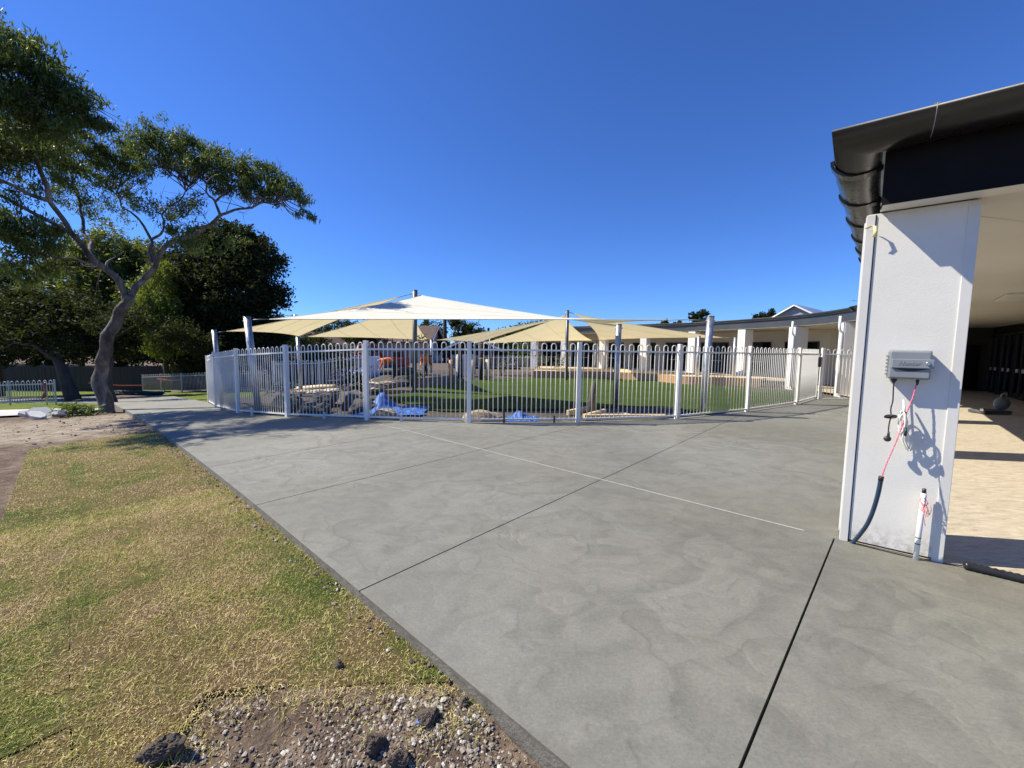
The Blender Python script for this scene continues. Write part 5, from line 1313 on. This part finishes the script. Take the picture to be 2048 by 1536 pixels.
limbL2=[(-12.7,12.4,4.18),(-13.1,12.7,4.62),(-13.6,13.0,5.08),(-14.0,13.3,5.71),(-14.42,13.6,6.59),(-15.0,13.9,7.67),(-15.35,14.0,8.82)]
limbR=[(-12.3,12.8,2.9),(-11.96,13.0,3.54),(-11.68,13.2,3.98),(-11.47,13.3,4.48),(-11.15,13.3,4.83),(-10.52,13.3,5.09),(-9.75,13.2,5.42),(-9.34,13.1,5.67),(-9.03,13.0,5.76),(-8.41,12.9,5.87),(-7.72,12.8,5.95),(-7.04,12.7,5.97)]
limbM=[(-11.68,13.2,3.98),(-12.08,13.6,4.62),(-12.2,13.8,5.08),(-12.64,14.0,5.62),(-12.9,14.0,5.95),(-13.37,14.1,6.22),(-13.53,14.2,6.59),(-14.2,14.3,7.03)]
limbM2=[(-12.2,13.8,5.08),(-11.72,13.6,5.19),(-11.52,13.5,5.64),(-11.55,13.5,5.88),(-10.83,13.4,6.25),(-10.47,13.4,6.88)]
limbR2=[(-9.34,13.1,5.67),(-9.41,13.0,6.12),(-9.63,12.9,6.31),(-9.62,12.8,6.57),(-9.99,12.8,6.79)]
limbR3=[(-9.41,13.0,6.09),(-9.13,13.2,6.63),(-8.79,13.3,6.86)]
limbLL=[(-12.93,12.1,4.73),(-13.05,11.7,4.92),(-13.14,11.2,5.16),(-13.3,10.8,5.28),(-13.4,10.2,5.3),(-13.0,9.4,5.51),(-12.5,8.6,5.7)]
limbLL2=[(-13.11,11.7,5.54),(-13.1,11.2,5.56),(-13.14,10.6,5.7),(-13.14,9.8,6.05),(-12.6,8.7,6.3),(-12.1,7.8,6.4)]
limbLow=[(-12.59,12.5,3.9),(-12.88,12.0,4.02),(-13.18,11.5,4.04),(-13.51,11.2,4.1)]
limbB=[(-12.34,12.7,3.54),(-13.14,13.2,4.04),(-13.3,13.5,4.34),(-13.19,13.8,4.65)]
dense=[(-13.42,11.3,9.36,1.06),(-12.85,11.4,8.87,1.0),(-12.37,11.6,8.36,0.94),(-13.27,11.2,8.11,1.19),(-12.91,11.6,7.71,1.16),(-12.17,11.9,8.08,0.82),(-11.79,12.0,7.83,0.48),(-13.63,11.4,6.94,1.21),(-14.03,12.6,7.3,1.02),(-13.65,13.2,7.82,0.74),(-14.16,11.0,8.47,1.51),(-13.92,10.6,6.79,1.46),(-13.91,13.8,7.4,0.78),(-13.23,13.9,7.93,0.78),(-12.84,13.8,7.33,0.69),(-11.79,13.5,7.83,0.84),(-11.13,13.4,8.02,0.84),(-10.19,13.2,7.63,0.91),(-10.93,13.3,7.29,0.75),(-9.42,13.1,7.22,0.85),(-8.58,13.0,6.96,0.78),(-7.82,12.9,6.86,0.68),(-7.24,12.8,6.45,0.67),(-6.65,12.7,6.12,0.48),(-6.39,12.7,5.64,0.32),(-9.37,13.2,6.66,0.63),(-8.16,12.8,6.36,0.56),(-7.48,12.8,6.15,0.48),(-13.36,11.0,4.51,0.82),(-13.13,11.3,4.26,0.78),(-13.17,11.8,4.88,0.52),(-13.58,11.0,3.59,0.62),(-13.4,11.8,3.82,0.59),(-13.6,10.4,4.77,1.04),(-13.66,11.5,3.34,0.43)]
for k_ in (0, 1, 2, 3, 4, 5, 6, 10):          # the high left of the crown leans out towards the path
    a_, b_, c_3, r_ = dense[k_]; dense[k_] = (a_ * .84, b_ * .84, 1.55 + (c_3 - 1.55) * .84, r_ * .84)
limbL += [(-12.4, 10.5, 8.2), (-11.5, 9.8, 8.1)]
# the part of the crown that reaches past the left edge of the view, whose shadow lies on the path
dense += [(-12.6, 8.4, 6.3, .7), (-12.0, 7.8, 6.7, .55), (-13.0, 9.2, 5.9, .7), (-11.9, 8.1, 5.9, .4), (-13.2, 8.2, 6.9, .8)]
sparse=[(-14.05,14.0,6.1,0.96),(-14.23,13.4,6.21,0.84),(-12.16,13.8,6.22,0.86),(-11.1,13.5,5.81,0.76),(-10.5,13.4,6.25,0.67),(-13.64,12.6,6.51,0.79),(-13.55,11.6,5.97,0.8),(-13.54,11.0,5.48,0.69),(-13.51,14.2,6.84,0.8),(-10.73,13.6,5.04,0.85),(-9.57,13.6,5.06,0.68),(-11.54,13.6,5.43,0.59)]
gum = tree('gum_tree', (-13.1, 12.8, -.6), 'tall spreading gum tree with bent peeling trunk beside the path', 'bark_gum', 'leaf_gum',
     [(trunk, .19, .135), (limbL, .105, .025), (limbL2, .075, .022), (limbR, .105, .02), (limbM, .06, .016), (limbM2, .045, .015), (limbR2, .045, .015), (limbR3, .04, .012), (limbLL, .065, .016), (limbLL2, .065, .016), (limbLow, .045, .012), (limbB, .055, .015)],
     dense, 2800, .15, .032, .85, 3, tuft=48, spread=.105, shell=.35, rugged=.022, ntw=6)
m = MB(); g_ = random.Random(9)
for k in range(46):
    src = g_.choice([limbR, limbM, limbM2, limbR2, limbL, limbLL, limbLow]); i_ = g_.randrange(2, len(src)); a_ = Vector(src[i_])
    d_ = Vector((g_.uniform(-1, 1), g_.uniform(-.6, .6), g_.uniform(-.35, .5))).normalized() * g_.uniform(.6, 1.5)
    b_ = a_ + d_; branch(m, [a_, a_.lerp(b_, .5) + Vector((0, 0, g_.uniform(-.1, .12))), b_], .014, .003, 5, .10)
    for q_ in range(2):
        e_ = b_ + Vector((g_.uniform(-.4, .4), g_.uniform(-.3, .3), g_.uniform(-.45, .15))); branch(m, [a_.lerp(b_, .6 + .2 * q_), a_.lerp(b_, .8).lerp(e_, .5), e_], .007, .002, 4, .05)
m.build('dead_twigs', 'bark_gum', gum)['kind'] = 'stuff'
link('sparse_crown', leaves(sparse, 1000, .13, .032, .8, .3, 8, .8, 45, .11), 'leaf_gum', gum)
ev=[(-23.38,32.0,8.27,3.0),(-20.64,32.0,8.3,2.4),(-23.83,30.0,6.38,2.25),(-21.61,31.0,5.83,3.49),(-19.96,32.0,5.61,2.0),(-24.39,29.5,4.44,1.81),(-23.27,30.0,3.1,3.0),(-20.98,31.0,2.81,3.1),(-19.67,32.0,2.88,1.6),(-24.59,30,1.96,2.03),(-22.26,30.0,0.89,2.62),(-19.89,31.0,1.29,1.94),(-24.48,29.5,7.0,1.29),(-22.52,32.0,9.8,1.8),(-20.96,32.0,9.82,1.4)]
tree('evergreen_tree', (-22, 31, -1.9), 'big dark dense evergreen tree behind the far fence', 'bark_dark', 'leaf_dark', [([(-22, 31, -2), (-22, 31, 2), (-22, 31.3, 7)], .4, .15)], ev, 900, .30, .13, .3, 11, shell=.7, twigs=False)
tree('conifer_bush', (-23.9, 27.6, -1.7), 'bright yellow green conifer on the left of the dark evergreen', 'bark_dark', 'leaf_bright', [([(-23.9, 27.6, -2), (-23.9, 27.6, 2), (-23.8, 27.5, 5)], .2, .06)],
     [(-23.7, 27.2, 6.6, .9), (-23.9, 27.2, 5.4, 1.1), (-24.2, 27.2, 4.1, 1.3), (-24.4, 27.2, 2.8, 1.3), (-23.3, 27.0, 4.4, 1.0), (-23.7, 27.0, 1.6, 1.2), (-23.1, 27.2, 2.9, 1.0)], 1100, .26, .07, .9, 12, shell=.7, twigs=False)
mt=[(-37.76,36.0,8.96,2.7),(-35.05,36.0,9.85,2.7),(-39.67,36.0,7.2,2.48),(-34.35,36.0,7.27,3.15),(-32.47,36.0,9.03,2.25),(-35.65,35.0,5.81,3.06),(-31.35,35.0,5.44,2.62),(-35.2,34.6,3.61,2.55),(-31.89,34.6,2.82,2.55)]
tree('olive_tree', (-35, 36, -2.3), 'yellow green tree seen through the gum branches', 'bark_dark', 'leaf_olive', [([(-35, 36, -2.3), (-35, 36, 3), (-35, 36, 8)], .4, .12)], mt, 520, .34, .13, .3, 13, shell=.6, twigs=False)
dt=[(-27.1,22.0,3.37,1.65),(-24.62,21.5,3.35,1.61),(-22.76,21.5,3.24,1.48),(-28.81,22.0,2.53,1.92),(-25.44,21.0,2.26,1.57),(-23.36,21.0,2.16,1.57),(-22.1,22.0,2.89,1.38),(-22.49,23.0,1.54,1.29),(-22.88,22.0,1.52,1.24),(-27.85,22.0,1.19,1.38),(-25.69,22.0,3.92,1.1),(-21.55,23.0,2.69,1.01),(-30.5,22.5,3.0,2.0),(-20.4,24.5,2.2,1.3),(-19.6,25.5,1.6,1.2)]
tree('shade_tree', (-22.65, 20.5, -1.4), 'low dark shade tree with leaning trunk left of the gum', 'bark_dark', 'leaf_dark',
     [([(-22.55,20.5,-1.63),(-22.89,20.5,-0.54),(-23.15,20.5,0.35),(-23.48,20.6,0.86),(-23.85,20.7,1.5),(-24.42,20.8,2.26)], .34, .08), ([(-23.26,20.5,0.61),(-23.56,20.2,1.12),(-24.04,20.0,1.48),(-24.78,20.0,1.6)], .13, .05), ([(-23.48,20.6,0.86),(-23.32,20.8,1.5),(-23.2,21.0,2.55)], .12, .05)], dt, 900, .22, .09, .3, 14, shell=.55)
tree('slim_tree', (-17.2, 17, -.9), 'slim dark trunked tree right behind the gum trunk', 'bark_dark', 'leaf_dark', [([(-17.16,17,-1.0),(-17.21,17,-0.16),(-17.21,17,0.48),(-17.27,17.2,1.22),(-17.3,17.4,2.4)], .14, .07)],
     [(-17.5,17.8,2.5,.9), (-18.4,17.8,2.6,.9), (-16.9,18.0,3.0,.7)], 600, .16, .06, .5, 15)
# dark background greenery on the far left, behind the fence
tree('background_tree', (-44, 38, -2.4), 'dark tree mass at the left edge beyond the paling fence', 'bark_dark', 'leaf_dark', [([(-44, 38, -2.4), (-44, 38, 3)], .4, .2)],
     [(-52, 38, 3.5, 3.4), (-47, 38, 3.0, 3.2), (-43, 38, 1.8, 2.8), (-40, 37.5, 2.6, 2.6), (-56, 38, 2, 3)], 420, .36, .16, .3, 16, shell=.6, twigs=False)
tree('background_tree', (-28, 35.5, -2.2), 'dark tree between the gum trunk and the evergreen', 'bark_dark', 'leaf_dark', [([(-28, 35.5, -2.2), (-28, 35.5, 3)], .3, .15)],
     [(-28, 35.5, 3.4, 2.3), (-29.5, 35.3, 1.0, 2.0), (-27, 35.3, 1.0, 2.0), (-32, 35.5, 1.6, 2.0)], 520, .30, .14, .3, 17, shell=.6, twigs=False)
pines=[(-22.96,48.0,3.33,1.8),(-20.57,48.0,3.66,2.1),(-18.49,48.0,3.39,1.8),(-20.9,46.6,1.85,2.01),(-18.61,46.6,1.88,2.01),(-16.71,47.0,3.0,1.5)]
tree('dark_pine', (-20, 47.5, -1), 'dark pine behind the tiled roofs in the middle distance', 'bark_dark', 'leaf_dark', [([(-20, 47.5, -1), (-20, 47.5, 3)], .3, .1)], pines, 420, .34, .12, .2, 18, shell=.6, twigs=False)
fA=[(-11.97,55.0,4.45,1.51),(-10.6,55.0,3.79,1.72),(-11.76,54.0,2.07,2.02),(-12.76,54.0,2.72,1.69),(-9.74,54.0,2.09,1.69)]
tree('far_tree', (-11.2, 54.5, -.5), 'blue green tree left of the power pole', 'bark_dark', 'leaf_dark', [([(-11.2, 54.5, -.5), (-11.2, 54.5, 4)], .25, .08)], fA, 380, .38, .15, .2, 19, shell=.5)
fB=[(-7.22,58.0,4.68,1.81),(-8.3,58.0,5.38,1.3),(-5.68,57.0,3.94,1.78),(-7.45,57.0,2.87,1.57),(-4.27,57.0,3.61,1.43),(-2.84,57.0,2.93,1.07)]
tree('far_tree', (-6, 57.5, -.5), 'wispy blue green tree right of the power pole', 'bark_dark', 'leaf_dark', [([(-6, 57.5, -.5), (-6, 57.5, 4)], .25, .08)], fB, 330, .38, .15, .2, 20, shell=.5)
hd=[(-2.09,42.0,2.04,1.57),(-0.79,42.0,2.58,1.47),(0.77,42.0,3.12,1.36),(2.32,42.0,3.55,1.26),(3.88,42.0,3.94,1.16),(0.26,41.0,1.55,1.54),(2.8,41.0,2.1,1.54),(4.94,42.0,3.17,1.16),(-1.23,40.0,0.79,1.25),(1.77,40.0,0.58,1.5)]
tree('tall_hedge', (1.5, 41, -.2), 'tall yellow green hedge behind the cream sails', 'bark_dark', 'leaf_olive', [([(1.5, 41, -.2), (1.5, 41, 2)], .2, .1)], hd, 700, .30, .14, .3, 21, 'hedge', .7, False)
tree('far_bush', (-37, 70, -2), 'distant dark bushes on the skyline beside the light pole', 'bark_dark', 'leaf_dark', [([(-37, 70, -2), (-37, 70, 1)], .2, .1)], [(-40.52,70.0,1.89,2.62),(-37.04,70.0,1.76,2.45),(-34.42,70.0,1.97,1.75)], 200, .5, .25, .2, 22, 'bush', .6, False)
for nm, lab, cl, sd_ in (('skyline_tree', 'small dark tree showing over the roof left of the galvanised post', [(31.35,70.0,7.65,1.05),(33.05,70.0,8.19,1.14),(32.41,70.0,6.6,1.4)], 23), ('skyline_tree', 'dark tree top over the roof beside the gabled house', [(45.36,75.0,8.06,1.31),(47.66,75.0,8.45,1.5),(49.56,75.0,7.74,1.31),(47.5,75,6.6,2.2)], 24), ('skyline_tree', 'low tree tops over the middle of the curved roof', [(26.37,70.0,6.4,0.88),(28.52,70.0,6.6,0.7),(24.66,70.0,6.0,0.7)], 25)):
    b_ = cl[0]; tree(nm, (b_[0], b_[1], 0), lab, 'bark_dark', 'leaf_dark', [([(b_[0], b_[1], 0), (b_[0], b_[1], 4), (b_[0] + .3, b_[1], b_[2])], .25, .08)], cl, 420, .42, .22, .2, sd_, shell=.5, twigs=False)
tree('added_shade_tree', (-35.5, 27.5, -2.1), 'leafy tree added at the left edge to shade the verge', 'bark_dark', 'leaf_dark', [([(-35.5, 27.5, -2.1), (-35.4, 27.5, 1), (-35.6, 27.6, 4)], .3, .12)],  # extra tree, added to cast shade over the verge and far fences
     [(-35.5, 27.5, 5.0, 2.3), (-37, 27, 4.0, 2.0), (-34, 27.8, 3.8, 2.0), (-35.5, 26.6, 6.5, 1.7), (-33.6, 27, 5.4, 1.5)], 520, .26, .11, .3, 26, shell=.6)
tree('overgrown_hedge', (-38, 35.4, -2.3), 'dark overgrown hedge hanging over the paling fence', 'bark_dark', 'leaf_dark', [([(-38, 35.4, -2.3), (-38, 35.4, .5)], .2, .1)], [(-60 + 2.1 * k, 35.4 + .3 * (k % 2), .6 + .5 * (k % 3), 1.75) for k in range(22)], 420, .3, .14, .3, 28, 'hedge', .6, False)
g_ = random.Random(5); belt = []
for k in range(46):
    x = -125 + k * 3.0; belt.append((x + g_.uniform(-1, 1), 76 + g_.uniform(-4, 4), g_.uniform(-.5, 1.5) + (1.6 if x < -40 else 0), g_.uniform(2.4, 3.6)))
    if x < -45: belt.append((x, 72 + g_.uniform(-3, 3), g_.uniform(3, 5.5), g_.uniform(2.5, 3.5)))
tag(link('distant_woodland', leaves(belt, 130, .6, .3, .2, .6, 27), 'leaf_dark'), 'distant dark belt of trees along the skyline', 'woodland', kind='stuff')
# shrubs in the playground
def shrub(name, x, y, r, h_, label, mat, seed, dens=900, ln=.13, wd=.05):
    z = hs(x, y) - .03; g = random.Random(seed); o = thing(name, (x, y, z), label, 'shrub'); m = MB()
    for k in range(6): branch(m, [(x, y, z - .03), (x + g.uniform(-.4, .4) * r, y + g.uniform(-.4, .4) * r, z + h_ * .5), (x + g.uniform(-.8, .8) * r, y + g.uniform(-.8, .8) * r, z + h_ * .9)], .018, .005, 5)
    m.build('stem', 'bark_dark', o); link('foliage', leaves([(x, y, z + h_ * .6, r), (x + r * .4, y, z + h_ * .8, r * .6), (x - r * .4, y + .1, z + h_ * .35, r * .6)], dens, ln, wd, .1, .4, seed, 1.0), mat, o)
shrub('variegated_shrub', -6.0, 10.5, .38, .95, 'pale variegated shrub behind the fence beside the thick post', 'leaf_grey', 41)
shrub('garden_shrub', -4.9, 12.6, .45, .9, 'dark leafy shrub at the back of the rock bed', 'leaf_dark', 42)
shrub('garden_shrub', -6.8, 16.2, .5, 1.4, 'dark shrub behind the sandstone slabs', 'leaf_dark', 43)
shrub('silver_shrub', 1.9, 26.6, .7, 1.3, 'silver leafed shrub before the leftmost far column', 'leaf_grey', 44, 500)
shrub('silver_shrub', 3.3, 27.0, .7, 1.6, 'silver leafed shrub between the two leftmost far columns', 'leaf_grey', 45, 500)
shrub('garden_shrub', -.6, 24.0, .5, 1.1, 'small grey green shrub beside the pale logs', 'leaf_grey', 46, 500)
shrub('low_plants', -4.3, 17.4, .5, .5, 'low planting under the young tree', 'leaf_olive', 47, 700)
tree('young_tree', (-4.5, 20.3, -.05), 'young tree with a slender trunk behind the tall steel post', 'timber_new', 'leaf_dark', [([(-4.5, 20.3, -.1), (-4.5, 20.3, .8), (-4.45, 20.3, 1.8)], .06, .03)],
     [(-4.5, 20.3, 1.35, .55), (-4.6, 20.3, 1.9, .5), (-4.3, 20.3, .85, .35)], 420, .15, .05, .4, 48)
tree('young_tree', (-7.2, 19.2, -.4), 'young leafy tree left of the bending worker', 'bark_dark', 'leaf_dark', [([(-7.4, 18.0, -.4), (-7.4, 18.0, .6), (-7.35, 18.0, 1.5)], .05, .025)],
     [(-7.4, 18.0, .9, .5), (-7.4, 18.0, 1.4, .4), (-7.5, 18.0, .4, .4)], 500, .14, .05, .4, 49)

# ------------------------------------------------------------------ bits and pieces on the ground, left
for k, (x, y, sx, sy, rz, tilt, lab) in enumerate([(-13.9, 11.75, .36, .24, .4, .55, 'largest broken concrete slab leaning near the gum trunk'), (-13.2, 11.55, .24, .15, -.2, -.35, 'flat broken concrete piece nearest the path'), (-14.5, 11.85, .2, .14, .9, .4, 'small broken concrete piece left of the heap'), (-13.55, 11.3, .26, .13, .1, .45, 'long broken concrete piece in front of the heap')]):
    pl = [(sx * math.cos(a) * random.uniform(.8, 1.1), sy * math.sin(a) * random.uniform(.8, 1.1)) for a in [i * 2 * math.pi / 7 for i in range(7)]]
    me = MB().prism(pl, -.05, .05).mesh('concrete_rubble')
    tag(link('concrete_rubble', me, 'rubble_concrete', at=(x, y, hs(x, y) + .02), rot=(tilt, tilt * .6, rz)), lab, 'rubble', 'broken concrete by the gum tree')
gv_ = leaves([(-13.3, 12.0, -.45, .55), (-12.9, 12.1, -.45, .4), (-13.7, 12.2, -.42, .4)], 900, .2, .04, .1, .2, 60, .35)
tag(link('cut_foliage', gv_, 'leaf_gum'), 'pile of cut leafy branches at the foot of the gum', 'branches', kind='stuff')
mk = thing('barrier_post', (-20.4, 17.4, -1.1), 'red taped marker post at the end of the low verge fence', 'marker'); z = hs(-20.4, 17.4)
MB().tube([(-20.4, 17.4, z - .1), (-20.4, 17.4, z + .95)], .025, 8).build('stake', 'timber_pale', mk)
MB().add([(-20.45, 17.35, z + .95), (-20.30, 17.35, z + .9), (-20.28, 17.3, z + .5), (-20.34, 17.35, z + .3), (-20.5, 17.3, z + .2), (-20.42, 17.35, z + .5)], [(0, 1, 2, 5), (5, 2, 3, 4)]).build('tape', 'red_paint', mk).modifiers.new('t', 'SOLIDIFY').thickness = .02
def mesh_tape(pts, label):
    m = MB(); 
    for a, b in zip(pts[:-1], pts[1:]): m.add([(a[0], a[1], a[2] - .03), (b[0], b[1], b[2] - .03), (b[0], b[1], b[2] + .03), (a[0], a[1], a[2] + .03)], [(0, 1, 2, 3)])
    o = link('barrier_tape', m.mesh('barrier_tape'), 'orange_mesh'); o.modifiers.new('t', 'SOLIDIFY').thickness = .01; tag(o, label, 'tape')
mesh_tape([(-26.5, 24.9, -.85), (-24.6, 24.9, -.98), (-22.6, 24.6, -.92)], 'orange barrier tape hanging behind the leaning dark tree')
mesh_tape([(-24.6, 27.6, -.75), (-23.3, 27.2, -.82), (-22.2, 26.7, -.72)], 'orange barrier tape on the boundary fence')
pil = thing('black_pipe_stack', (-21.6, 22.3, -1.3), 'low stack of black pipes across the far end of the path', 'pipes')
for k in range(5):
    z = hs(-21, 22) + .07 + .1 * (k // 3); MB().tube([(-23.2 + .1 * k, 22.6 + .16 * (k % 3), z), (-19.9 + .12 * k, 22.0 + .16 * (k % 3), z + .02)], .07, 8).build('pipe', 'rubber_black', pil)
# clods and stones in the foreground
def on_patch(u, v_): x, y = rt_(u, v_); return (x, y, patch_h(x, y))
for k, (x, y, sz, lab, mat) in enumerate([(-1.36, 1.45, (.085, .06, .05), 'large dark clod at the left of the dug soil', 'clod_soil'), (-.34, 1.60, (.058, .048, .045), 'pale topped clod in the gravel nearest the slab edge', 'clod_soil'), (-.53, 1.49, (.045, .05, .045), 'dark clod at the bottom of the gravel patch', 'clod_soil'),
       (-.42, 1.43, (.045, .04, .035), 'brown clod at the lower edge right of the dark clod', 'clod_soil'), (-.20, 1.69, (.030, .03, .028), 'small dark clod against the slab edge', 'clod_soil'), (-.86, 1.89, (.026, .026, .022), 'lone dark clod lying on the dry turf', 'clod_soil'), (-.30, 1.665, (.013, .012, .01), 'pale pebble on the turf near the slab', 'rubble_concrete')]):
    t_, r_ = (Vector((x, y)) - O).dot(E2), (Vector((x, y)) - O).dot(NN); z = (hs(x, y) - .05) if on_turf(r_, t_) is not None else patch_h(x, y)
    rock('soil_clod' if mat == 'clod_soil' else 'pebble', (x, y, z + sz[2] * .35), sz, mat, lab, 'clod' if mat == 'clod_soil' else 'stone', 70 + k, .45, rz=k, sub=5 if sz[0] > .03 else 3, cuts=6)
tag(link('plastic_scrap', MB().add([(-.395, 1.585, -.05), (-.375, 1.58, -.045), (-.37, 1.60, -.032), (-.39, 1.607, -.04)], [(0, 1, 2, 3)]).mesh('plastic_scrap'), 'tarp_blue'), 'tiny blue plastic scrap in the gravel', 'scrap').modifiers.new('t', 'SOLIDIFY').thickness = .002
